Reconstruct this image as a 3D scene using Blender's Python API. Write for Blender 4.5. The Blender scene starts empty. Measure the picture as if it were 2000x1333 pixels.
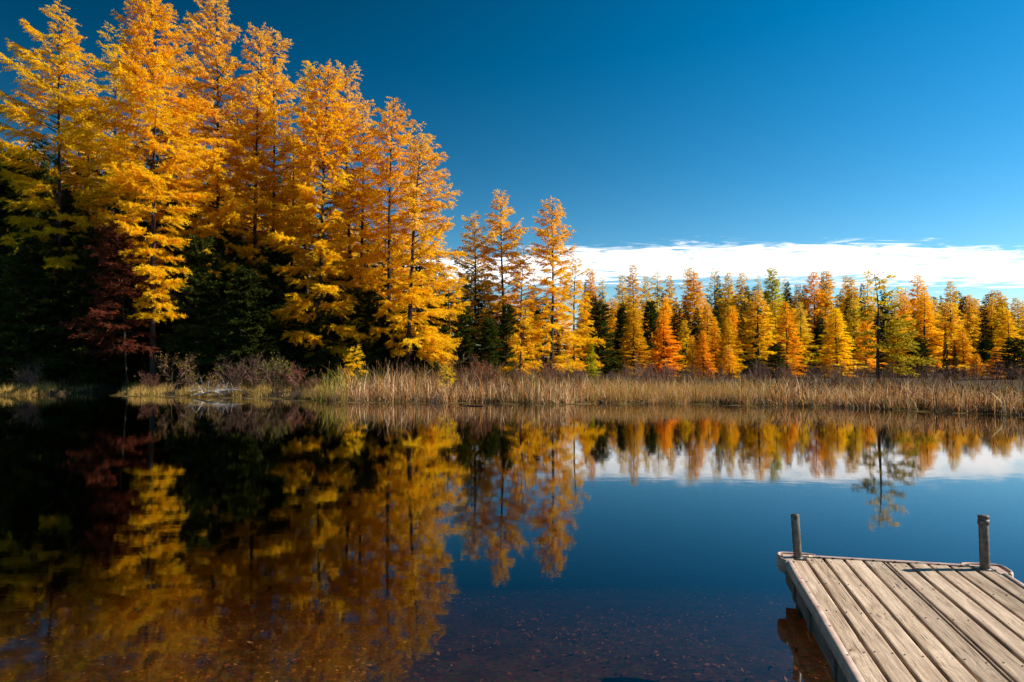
import bpy, math, random
import numpy as np
from math import radians as R, sin, cos, pi

# ------------------------------------------------------------------ camera, world, sun, exposure
scene = bpy.context.scene
col = scene.collection
FPX, HOR, CAMZ = 1357.0, 708.0, 1.7
PITCH = math.atan((HOR - 666.5) / FPX)
cam_d = bpy.data.cameras.new('camera')
cam = bpy.data.objects.new('camera', cam_d)
col.objects.link(cam)
cam_d.sensor_width = 36.0
cam_d.lens = FPX / 2000 * 36
cam_d.clip_start, cam_d.clip_end = 0.05, 6000
cam.location = (0, 0, CAMZ)
cam.rotation_euler = (R(90) + PITCH, 0, 0)
scene.camera = cam

SUN_EL, SUN_AZ = R(34.5), R(88)          # azimuth measured from +Y towards +X
world = bpy.data.worlds.new('World')
scene.world = world
world.use_nodes = True
wn, wl = world.node_tree.nodes, world.node_tree.links
wn.clear()


def wmath(op, a, b=None, c=None, clamp=False):
    n = wn.new('ShaderNodeMath')
    n.operation = op
    n.use_clamp = clamp
    for i, v in enumerate((a, b, c)):
        if v is None:
            continue
        if isinstance(v, (int, float)):
            n.inputs[i].default_value = v
        else:
            wl.new(v, n.inputs[i])
    return n.outputs[0]


def wramp(v, lo, hi, smooth=True):
    n = wn.new('ShaderNodeMapRange')
    n.interpolation_type = 'SMOOTHSTEP' if smooth else 'LINEAR'
    wl.new(v, n.inputs['Value'])
    for k, x in (('From Min', lo), ('From Max', hi)):
        if isinstance(x, (int, float)):
            n.inputs[k].default_value = x
        else:
            wl.new(x, n.inputs[k])
    return n.outputs['Result']


sky = wn.new('ShaderNodeTexSky')
sky.sky_type = 'NISHITA'
sky.sun_disc = False
sky.sun_elevation = SUN_EL
sky.sun_rotation = SUN_AZ
sky.altitude = 300
sky.air_density = 1.0
sky.dust_density = 0.2
sky.ozone_density = 3.0
tc = wn.new('ShaderNodeTexCoord')
nrm = wn.new('ShaderNodeVectorMath'); nrm.operation = 'NORMALIZE'
wl.new(tc.outputs['Generated'], nrm.inputs[0])
dirv = nrm.outputs[0]
dot = wn.new('ShaderNodeVectorMath'); dot.operation = 'DOT_PRODUCT'
wl.new(dirv, dot.inputs[0])
_s = np.array((sin(SUN_AZ) * cos(SUN_EL), cos(SUN_AZ) * cos(SUN_EL), sin(SUN_EL)))
_g = np.array((-.80, .44, .40)); _g = _g - _s * _g.dot(_s); _g /= np.linalg.norm(_g)
dot.inputs[1].default_value = tuple(_g)          # the direction, square to the sun, that a turned polarising filter darkens most
sepd = wn.new('ShaderNodeSeparateXYZ'); wl.new(dirv, sepd.inputs[0])
dz = sepd.outputs['Z']
# a polarising filter: sky light is most polarised at right angles to the sun, least near the hazy horizon
SKY_POL = 0.87
pol = wmath('MULTIPLY', wmath('MULTIPLY', dot.outputs['Value'], dot.outputs['Value']), SKY_POL)
pol = wmath('MULTIPLY', pol, wramp(dz, -0.12, 0.28))
keep = wmath('SUBTRACT', 1.0, pol)
hsv = wn.new('ShaderNodeHueSaturation')
hsv.inputs['Saturation'].default_value = 1.46
hsv.inputs['Hue'].default_value = 0.490
hsv.inputs['Value'].default_value = 1.0
wl.new(sky.outputs[0], hsv.inputs['Color'])
mulc = wn.new('ShaderNodeVectorMath'); mulc.operation = 'SCALE'
wl.new(hsv.outputs[0], mulc.inputs[0]); wl.new(keep, mulc.inputs['Scale'])
# cloud bank: a flat layer seen in perspective
dzs = wmath('MAXIMUM', dz, 0.012)
u_ = wmath('DIVIDE', sepd.outputs['X'], dzs)
v_ = wmath('DIVIDE', sepd.outputs['Y'], dzs)
cb = wn.new('ShaderNodeCombineXYZ')
wl.new(wmath('MULTIPLY', u_, 1.7), cb.inputs[0]); wl.new(wmath('MULTIPLY', v_, 3.0), cb.inputs[1])


def wnoise(vec, scale, detail, rough, dist=0.0):
    n = wn.new('ShaderNodeTexNoise')
    n.inputs['Scale'].default_value = scale
    n.inputs['Detail'].default_value = detail
    n.inputs['Roughness'].default_value = rough
    n.inputs['Distortion'].default_value = dist
    wl.new(vec, n.inputs['Vector'])
    return n.outputs['Fac']


n1 = wnoise(cb.outputs[0], 1.0, 10, 0.68, 1.0)
n2 = wnoise(cb.outputs[0], 0.22, 3, 0.5, 0.0)
edge = wmath('ADD', v_, wmath('MULTIPLY', wmath('SUBTRACT', n2, 0.5), 1.8))
azr = wmath('SUBTRACT', wmath('DIVIDE', u_, wmath('MAXIMUM', v_, 0.05)), 0.36)
edge = wmath('SUBTRACT', edge, wmath('MINIMUM', wmath('MULTIPLY', wmath('MULTIPLY', azr, azr), 4.5), 1.0))
body = wramp(edge, 3.9, 6.4)
back = wramp(edge, 12.5, 7.0)
tail = wmath('MULTIPLY', wramp(edge, 26.0, 8.0), 0.62)
dens = wmath('MULTIPLY', body, wmath('MAXIMUM', back, tail))
thr = wmath('SUBTRACT', 1.34, dens)
cov = wramp(n1, wmath('MULTIPLY', thr, 0.78), wmath('ADD', wmath('MULTIPLY', thr, 0.78), 0.24))
cov = wmath('MULTIPLY', cov, wramp(dz, 0.02, 0.05))
cov = wmath('MULTIPLY', cov, wramp(sepd.outputs['Y'], 0.02, 0.12))
cov = wmath('MULTIPLY', cov, wmath('ADD', 0.66, wmath('MULTIPLY', n1, 0.55)), clamp=True)
SKY_STR = 0.083
mixc = wn.new('ShaderNodeMix'); mixc.data_type = 'RGBA'
wl.new(cov, mixc.inputs[0]); wl.new(mulc.outputs[0], mixc.inputs[6])
mixc.inputs[7].default_value = (0.80 / SKY_STR, 0.785 / SKY_STR, 0.77 / SKY_STR, 1)
bg = wn.new('ShaderNodeBackground'); bg.inputs['Strength'].default_value = SKY_STR
wl.new(mixc.outputs[2], bg.inputs['Color'])
wo = wn.new('ShaderNodeOutputWorld'); wl.new(bg.outputs[0], wo.inputs[0])

sun_d = bpy.data.lights.new('sun', 'SUN')
sun = bpy.data.objects.new('sun', sun_d)
col.objects.link(sun)
sun_d.energy = 5.0
sun_d.angle = R(0.53)
sun_d.color = (1.0, 0.93, 0.82)
sun.rotation_euler = (R(90) - SUN_EL, 0, -SUN_AZ + pi)
# lamp looks down -Z; tilt so it points away from the sun direction
from mathutils import Vector
sdir = Vector((sin(SUN_AZ) * cos(SUN_EL), cos(SUN_AZ) * cos(SUN_EL), sin(SUN_EL)))
sun.rotation_euler = sdir.to_track_quat('Z', 'Y').to_euler()

scene.view_settings.view_transform = 'Standard'
scene.view_settings.look = 'None'
scene.view_settings.exposure = 0.9
scene.view_settings.gamma = 1.0
scene.view_settings.use_curve_mapping = False
cy = scene.cycles
cy.max_bounces = 10
cy.diffuse_bounces = 7
cy.glossy_bounces = 3
cy.transmission_bounces = 7
cy.transparent_max_bounces = 8
cy.volume_bounces = 0
cy.use_denoising = True
cy.use_adaptive_sampling = True
cy.adaptive_threshold = 0.02
cy.caustics_reflective = False
cy.caustics_refractive = False
cy.sample_clamp_indirect = 4


# ------------------------------------------------------------------ helpers
def P(px, py, d):
    """point of the photograph's ray (px,py of 2000x1333) at distance d in front"""
    u, v = (px - 1000) / FPX, (666.5 - py) / FPX
    dy, dz_ = cos(PITCH) - v * sin(PITCH), sin(PITCH) + v * cos(PITCH)
    t = d / dy
    return np.array([u * t, d, CAMZ + dz_ * t])


def mesh_np(name, V, F, mat, C=None, smooth=False):
    V = np.asarray(V, np.float32); F = np.asarray(F, np.int32)
    k = F.shape[1]
    m = bpy.data.meshes.new(name)
    m.vertices.add(len(V)); m.vertices.foreach_set('co', V.ravel())
    m.loops.add(F.size); m.loops.foreach_set('vertex_index', F.ravel())
    m.polygons.add(len(F))
    m.polygons.foreach_set('loop_start', np.arange(0, F.size, k, dtype=np.int32))
    m.polygons.foreach_set('loop_total', np.full(len(F), k, np.int32))
    m.polygons.foreach_set('use_smooth', np.full(len(F), bool(smooth)))
    if C is not None:
        a = m.color_attributes.new('col', 'FLOAT_COLOR', 'POINT')
        C4 = np.ones((len(V), 4), np.float32); C4[:, :3] = np.clip(C, 0, 1)
        a.data.foreach_set('color', C4.ravel())
    m.update(calc_edges=True)
    m.materials.append(mat)
    return m


def link(name, data, parent=None, loc=None):
    o = bpy.data.objects.new(name, data)
    col.objects.link(o)
    if parent is not None:
        o.parent = parent
    if loc is not None:
        o.location = loc
    return o


def tag(o, label=None, cat=None, group=None, kind=None):
    if label: o['label'] = label
    if cat: o['category'] = cat
    if group: o['group'] = group
    if kind: o['kind'] = kind
    return o


class MB:
    """collects quads / tubes / boxes into one mesh (quads only)"""
    def __init__(s): s.v = []; s.f = []; s.c = []; s.n = 0
    def add(s, V, F, c=(1, 1, 1)):
        V = np.asarray(V, float); F = np.asarray(F, int)
        s.v.append(V); s.f.append(F + s.n); s.n += len(V)
        c = np.asarray(c, float)
        s.c.append(np.tile(c, (len(V), 1)) if c.ndim == 1 else c)
    def tube(s, pts, rad, k=5, c=(1, 1, 1), cap=False):
        pts = np.asarray(pts, float); n = len(pts)
        rad = np.broadcast_to(np.asarray(rad, float), (n,))
        t = np.gradient(pts, axis=0); t /= np.linalg.norm(t, axis=1)[:, None] + 1e-9
        ref = np.array([0.31, 0.22, 1.0]) if abs(t[0][2]) < 0.8 else np.array([1.0, 0.13, 0.0])
        a = np.cross(t, ref); a /= np.linalg.norm(a, axis=1)[:, None] + 1e-9
        b = np.cross(t, a)
        th = np.arange(k) * 2 * pi / k
        V = (pts[:, None, :] + rad[:, None, None] * (np.cos(th)[None, :, None] * a[:, None, :] + np.sin(th)[None, :, None] * b[:, None, :])).reshape(-1, 3)
        i, j = np.meshgrid(np.arange(n - 1), np.arange(k), indexing='ij')
        i, j = i.ravel(), j.ravel(); j2 = (j + 1) % k
        F = np.stack([i * k + j, i * k + j2, (i + 1) * k + j2, (i + 1) * k + j], 1)
        s.add(V, F, c)
    def box(s, x0, x1, y0, y1, z0, z1, c=(1, 1, 1)):
        V = [(x, y, z) for z in (z0, z1) for y in (y0, y1) for x in (x0, x1)]
        F = [(0, 2, 3, 1), (4, 5, 7, 6), (0, 1, 5, 4), (2, 6, 7, 3), (0, 4, 6, 2), (1, 3, 7, 5)]
        s.add(V, F, c)
    def build(s, name, mat, parent=None, smooth=False, loc=None):
        m = mesh_np(name, np.vstack(s.v), np.vstack(s.f), mat, np.vstack(s.c), smooth)
        return link(name, m, parent, loc)
    def mesh(s, name, mat, smooth=False):
        return mesh_np(name, np.vstack(s.v), np.vstack(s.f), mat, np.vstack(s.c), smooth)


def blades(B, D, L, W, rng, bend=None):
    """narrow needle sprays: one triangle each"""
    N = len(B)
    D = D / (np.linalg.norm(D, axis=1)[:, None] + 1e-9)
    S = np.cross(D, rng.normal(size=(N, 3))); S /= np.linalg.norm(S, axis=1)[:, None] + 1e-9
    L = L[:, None]; W = W[:, None]
    V = np.stack([B + S * W * 0.5, B + D * L, B - S * W * 0.5], 1).reshape(-1, 3)
    F = np.arange(N * 3).reshape(-1, 3)
    return V, F


# ------------------------------------------------------------------ materials
def new_mat(name):
    m = bpy.data.materials.new(name); m.use_nodes = True
    nt = m.node_tree; nt.nodes.clear()
    return m, nt.nodes, nt.links


def mat_foliage(name, transl=0.45, rough=0.6, tmul=(1.0, 0.85, 0.5)):
    m, n, l = new_mat(name)
    at = n.new('ShaderNodeAttribute'); at.attribute_name = 'col'
    oi = n.new('ShaderNodeObjectInfo')
    mx = n.new('ShaderNodeMix'); mx.data_type = 'RGBA'; mx.blend_type = 'MULTIPLY'; mx.inputs[0].default_value = 1
    l.new(at.outputs['Color'], mx.inputs[6]); l.new(oi.outputs['Color'], mx.inputs[7])
    d = n.new('ShaderNodeBsdfDiffuse'); l.new(mx.outputs[2], d.inputs[0])
    t = n.new('ShaderNodeBsdfTranslucent')
    tm = n.new('ShaderNodeMix'); tm.data_type = 'RGBA'; tm.blend_type = 'MULTIPLY'; tm.inputs[0].default_value = 1
    l.new(mx.outputs[2], tm.inputs[6]); tm.inputs[7].default_value = (*tmul, 1)
    l.new(tm.outputs[2], t.inputs[0])
    ms = n.new('ShaderNodeMixShader'); ms.inputs[0].default_value = transl
    l.new(d.outputs[0], ms.inputs[1]); l.new(t.outputs[0], ms.inputs[2])
    o = n.new('ShaderNodeOutputMaterial'); l.new(ms.outputs[0], o.inputs[0])
    return m


def mat_bark(name, c1, c2, scale=6.0):
    m, n, l = new_mat(name)
    tc_ = n.new('ShaderNodeTexCoord')
    mp = n.new('ShaderNodeMapping'); mp.inputs['Scale'].default_value = (1, 1, 0.25)
    l.new(tc_.outputs['Object'], mp.inputs[0])
    ns = n.new('ShaderNodeTexNoise'); ns.inputs['Scale'].default_value = scale; ns.inputs['Detail'].default_value = 6
    l.new(mp.outputs[0], ns.inputs['Vector'])
    cr = n.new('ShaderNodeValToRGB')
    cr.color_ramp.elements[0].position = 0.35; cr.color_ramp.elements[0].color = (*c1, 1)
    cr.color_ramp.elements[1].position = 0.65; cr.color_ramp.elements[1].color = (*c2, 1)
    l.new(ns.outputs['Fac'], cr.inputs[0])
    b = n.new('ShaderNodeBsdfPrincipled'); b.inputs['Roughness'].default_value = 0.9
    b.inputs['Specular IOR Level'].default_value = 0.15
    l.new(cr.outputs[0], b.inputs['Base Color'])
    bp = n.new('ShaderNodeBump'); bp.inputs['Strength'].default_value = 0.6; bp.inputs['Distance'].default_value = 0.02
    l.new(ns.outputs['Fac'], bp.inputs['Height']); l.new(bp.outputs[0], b.inputs['Normal'])
    o = n.new('ShaderNodeOutputMaterial'); l.new(b.outputs[0], o.inputs[0])
    return m


M_NEEDLE = mat_foliage('larch_needles', 0.6, tmul=(1.06, 1.03, 0.8))
M_GREEN = mat_foliage('evergreen_needles', 0.22, tmul=(1.0, 1.0, 0.4))
M_REED = mat_foliage('dry_reed', 0.3, tmul=(1.0, 0.9, 0.7))
M_BARK = mat_bark('larch_bark', (0.028, 0.018, 0.013), (0.075, 0.05, 0.037))
M_GREYBARK = mat_bark('grey_bark', (0.10, 0.085, 0.075), (0.26, 0.23, 0.20))
M_TWIG = mat_bark('shrub_twig', (0.10, 0.05, 0.035), (0.25, 0.13, 0.085))


# ------------------------------------------------------------------ terrain and water
SHORE = [(-400, 20), (-120, 14), (-70, 28), (-45, 34), (-31.8, 36), (-26.5, 35.4), (-24.2, 36.6), (-23.6, 41.5), (-22.4, 42),
         (-21.2, 37.5), (-19.5, 35.6), (-14.2, 34.2), (-10.2, 32.6), (-9.3, 31.4), (-8.4, 30.6), (-4.5, 29.9), (-1.95, 29.5), (0.3, 29.2), (1.5, 28.4),
         (3.0, 29.0), (5.7, 28.7), (8.0, 28.9), (10.6, 27.6), (14, 25.2), (16.3, 22.4), (20, 17.5), (30, 9), (50, -6), (400, -40)]
SX = np.array([a for a, b in SHORE], float); SY = np.array([b for a, b in SHORE], float)


def shore(x):
    x = np.asarray(x, float)
    return np.interp(x, SX, SY) + 0.26 * np.sin(x * 2.1 + 1.0) * np.sin(x * .53) + 0.16 * np.sin(x * 5.3) + 0.09 * np.sin(x * 11.7 + 2)


def ground_z(x, y):
    x = np.asarray(x, float); y = np.asarray(y, float)
    s = y - shore(x)
    land = 0.02 + 0.20 * (1 - np.exp(-np.maximum(s, 0) / 0.5)) + 0.22 * (1 - np.exp(-np.maximum(s, 0) / 14))
    land = land + 0.04 * np.sin(x * 0.9 + y * 0.5) * np.sin(y * 0.7 - x * 0.3) * np.clip(s, 0, 1)
    d1 = -0.05 - 0.32 * np.maximum(-s, 0)
    d2 = -(0.42 + 0.075 * np.maximum(y - 3.0, -30) + 0.020 * np.maximum(y - 4.5, 0) ** 2) + 0.03 * np.sin(x * 1.7) * np.sin(y * 2.3)
    bed = np.maximum(np.maximum(d1, d2), -2.6)
    near = 0.05 + 0.10 * np.maximum(-4.0 - y, 0)
    bed = np.where(y < -3.0, np.minimum(0.4, np.maximum(bed, -0.02 + 0.25 * (-3.0 - y))), bed)
    return np.where(s > 0, land, bed)


def axis(vals):
    out = []
    for a, b, st in vals:
        out += list(np.arange(a, b, st))
    out.append(vals[-1][1])
    return np.array(out)


xs = axis([(-3000, -400, 400), (-400, -80, 20), (-80, -34, 2.0), (-34, 24, 0.28), (24, 60, 2.0), (60, 400, 20), (400, 3000, 400)])
ys = axis([(-400, -40, 40), (-40, -6, 2), (-6, 1, 0.5), (1, 9, 0.2), (9, 18, 1.0), (18, 44, 0.28), (44, 140, 4), (140, 400, 40), (400, 4000, 400)])
gx, gy = np.meshgrid(xs, ys)
gz = ground_z(gx, gy)
nx, ny = len(xs), len(ys)
ii, jj = np.meshgrid(np.arange(ny - 1), np.arange(nx - 1), indexing='ij')
ii, jj = ii.ravel(), jj.ravel()
TF = np.stack([ii * nx + jj, ii * nx + jj + 1, (ii + 1) * nx + jj + 1, (ii + 1) * nx + jj], 1)

m, n, l = new_mat('ground')
geo = n.new('ShaderNodeNewGeometry')
sp = n.new('ShaderNodeSeparateXYZ'); l.new(geo.outputs['Position'], sp.inputs[0])
na = n.new('ShaderNodeTexNoise'); na.inputs['Scale'].default_value = 3; na.inputs['Detail'].default_value = 8; na.inputs['Roughness'].default_value = 0.65
l.new(geo.outputs['Position'], na.inputs['Vector'])
vo = n.new('ShaderNodeTexVoronoi'); vo.inputs['Scale'].default_value = 24
l.new(geo.outputs['Position'], vo.inputs['Vector'])
bed = n.new('ShaderNodeValToRGB')
e = bed.color_ramp.elements
e[0].position = 0.3; e[0].color = (0.028, 0.020, 0.014, 1)
e[1].position = 0.7; e[1].color = (0.095, 0.066, 0.043, 1)
l.new(na.outputs['Fac'], bed.inputs[0])
lnd = n.new('ShaderNodeValToRGB')
e = lnd.color_ramp.elements
e[0].position = 0.35; e[0].color = (0.025, 0.017, 0.010, 1)
e[1].position = 0.7; e[1].color = (0.085, 0.058, 0.026, 1)
l.new(na.outputs['Fac'], lnd.inputs[0])
vmx = n.new('ShaderNodeMix'); vmx.data_type = 'RGBA'; vmx.blend_type = 'MULTIPLY'; vmx.inputs[0].default_value = 0.6
l.new(bed.outputs[0], vmx.inputs[6]); l.new(vo.outputs['Color'], vmx.inputs[7])
mr = n.new('ShaderNodeMapRange'); l.new(sp.outputs['Z'], mr.inputs['Value'])
mr.inputs['From Min'].default_value = -0.06; mr.inputs['From Max'].default_value = 0.04
mm = n.new('ShaderNodeMix'); mm.data_type = 'RGBA'
l.new(mr.outputs[0], mm.inputs[0]); l.new(vmx.outputs[2], mm.inputs[6]); l.new(lnd.outputs[0], mm.inputs[7])
b = n.new('ShaderNodeBsdfPrincipled'); b.inputs['Roughness'].default_value = 0.95; b.inputs['Specular IOR Level'].default_value = 0.1
l.new(mm.outputs[2], b.inputs['Base Color'])
bp = n.new('ShaderNodeBump'); bp.inputs['Strength'].default_value = 0.8; bp.inputs['Distance'].default_value = 0.05
l.new(na.outputs['Fac'], bp.inputs['Height']); l.new(bp.outputs[0], b.inputs['Normal'])
o = n.new('ShaderNodeOutputMaterial'); l.new(b.outputs[0], o.inputs[0])
M_GROUND = m
tag(link('ground', mesh_np('ground', np.stack([gx.ravel(), gy.ravel(), gz.ravel()], 1), TF, M_GROUND, smooth=True)), kind='structure')

m, n, l = new_mat('lake_water')
geo = n.new('ShaderNodeNewGeometry')
mp = n.new('ShaderNodeMapping'); mp.inputs['Scale'].default_value = (1.8, 4.2, 1.0)
l.new(geo.outputs['Position'], mp.inputs[0])
w1 = n.new('ShaderNodeTexNoise'); w1.inputs['Scale'].default_value = 1.3; w1.inputs['Detail'].default_value = 3; w1.inputs['Roughness'].default_value = 0.5
w2 = n.new('ShaderNodeTexNoise'); w2.inputs['Scale'].default_value = 7.0; w2.inputs['Detail'].default_value = 2
l.new(mp.outputs[0], w1.inputs['Vector']); l.new(mp.outputs[0], w2.inputs['Vector'])
ad = n.new('ShaderNodeMath'); ad.operation = 'MULTIPLY_ADD'; l.new(w2.outputs['Fac'], ad.inputs[0]); ad.inputs[1].default_value = 0.10; l.new(w1.outputs['Fac'], ad.inputs[2])
bp = n.new('ShaderNodeBump'); bp.inputs['Strength'].default_value = 1.0; bp.inputs['Distance'].default_value = 0.0005
l.new(ad.outputs[0], bp.inputs['Height'])
gl = n.new('ShaderNodeBsdfGlossy'); gl.inputs['Roughness'].default_value = 0.028; gl.inputs['Color'].default_value = (1, 1, 1, 1)
l.new(bp.outputs[0], gl.inputs['Normal'])
tr = n.new('ShaderNodeBsdfTransparent'); tr.inputs[0].default_value = (1, 1, 1, 1)
# reflectance from the angle of view (Schlick), the same from above; nothing is reflected back down under water
def nmath(op, a_, b_=None):
    q = n.new('ShaderNodeMath'); q.operation = op
    for i_, v_2 in enumerate((a_, b_)):
        if v_2 is None: continue
        if isinstance(v_2, (int, float)): q.inputs[i_].default_value = v_2
        else: l.new(v_2, q.inputs[i_])
    return q.outputs[0]
dt = n.new('ShaderNodeVectorMath'); dt.operation = 'DOT_PRODUCT'
l.new(geo.outputs['Incoming'], dt.inputs[0]); l.new(geo.outputs['Normal'], dt.inputs[1])
sch = nmath('POWER', nmath('SUBTRACT', 1.0, nmath('ABSOLUTE', dt.outputs['Value'])), 4.8)
sch = nmath('ADD', 0.018, nmath('MULTIPLY', sch, 0.982))
sch = nmath('MULTIPLY', sch, nmath('SUBTRACT', 1.0, geo.outputs['Backfacing']))
ms = n.new('ShaderNodeMixShader'); l.new(sch, ms.inputs[0]); l.new(tr.outputs[0], ms.inputs[1]); l.new(gl.outputs[0], ms.inputs[2])
va = n.new('ShaderNodeVolumeAbsorption'); va.inputs['Color'].default_value = (0.72, 0.60, 0.46, 1); va.inputs['Density'].default_value = 1.5
o = n.new('ShaderNodeOutputMaterial'); l.new(ms.outputs[0], o.inputs['Surface']); l.new(va.outputs[0], o.inputs['Volume'])
wb = MB(); wb.box(-380, 380, -60, 60, -4.0, 0.0)
wt = wb.build('water', m); tag(wt, kind='structure')

# leaves and pebbles lying on the shallow bed
rng = np.random.default_rng(5)
N = 24000
y = 2.4 + rng.random(N) ** 1.35 * 10.5; x = rng.uniform(-1.0, .75, N) * (y * .85 + .6)
clump = np.sin(x * 1.9 + y) + np.sin(y * 2.3 - x * 1.3) + rng.normal(0, .9, N) > -.7
x, y = x[clump], y[clump]; N = len(x)
keepm = np.abs(x) < y * 0.8 + 0.6
x, y = x[keepm], y[keepm]; N = len(x)
z = ground_z(x, y) + rng.uniform(0.010, 0.034, N)
th = rng.uniform(0, 2 * pi, N); L = rng.uniform(0.008, 0.036, N) * rng.uniform(.5, 1, N); W = L * rng.uniform(0.35, 0.8, N)
a = np.stack([np.cos(th), np.sin(th), rng.normal(0, .2, N)], 1); bb = np.stack([-np.sin(th), np.cos(th), rng.normal(0, .2, N)], 1)
B = np.stack([x, y, z], 1)
V = np.stack([B - a * L[:, None], B + bb * W[:, None] * .8, B + a * L[:, None], B - bb * W[:, None] * .8], 1).reshape(-1, 3)
pal = np.array([(0.36, 0.17, 0.06), (0.25, 0.12, 0.05), (0.46, 0.28, 0.10), (0.12, 0.06, 0.03), (0.55, 0.40, 0.24)])
c = pal[rng.choice(5, N, p=[.30, .26, .12, .29, .03])] * rng.uniform(.35, 1.1, (N, 1))
lf = link('leaf_litter', mesh_np('leaf_litter', V, np.arange(N * 4).reshape(-1, 4), M_REED, np.repeat(c, 4, 0)))
tag(lf, 'scattered reddish brown leaves lying on the shallow lake bed', 'leaf litter', kind='stuff')


# ------------------------------------------------------------------ trees
GOLD = ((0.85, 0.49, 0.010), (0.93, 0.64, 0.022))
ORANGE = ((0.80, 0.40, 0.012), (0.90, 0.54, 0.018))
PINK = ((0.83, 0.45, 0.05), (0.90, 0.60, 0.08))
LIME = ((0.72, 0.47, 0.012), (0.88, 0.63, 0.022))
RUST = ((0.13, 0.034, 0.02), (0.27, 0.07, 0.032))
SPRUCE = ((0.016, 0.028, 0.010), (0.040, 0.058, 0.018))
CEDAR = ((0.050, 0.068, 0.014), (0.13, 0.14, 0.026))
OLIVE = ((0.30, 0.24, 0.018), (0.50, 0.34, 0.02))


LIMBK, DENSK = 0.66, 1.5


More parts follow.
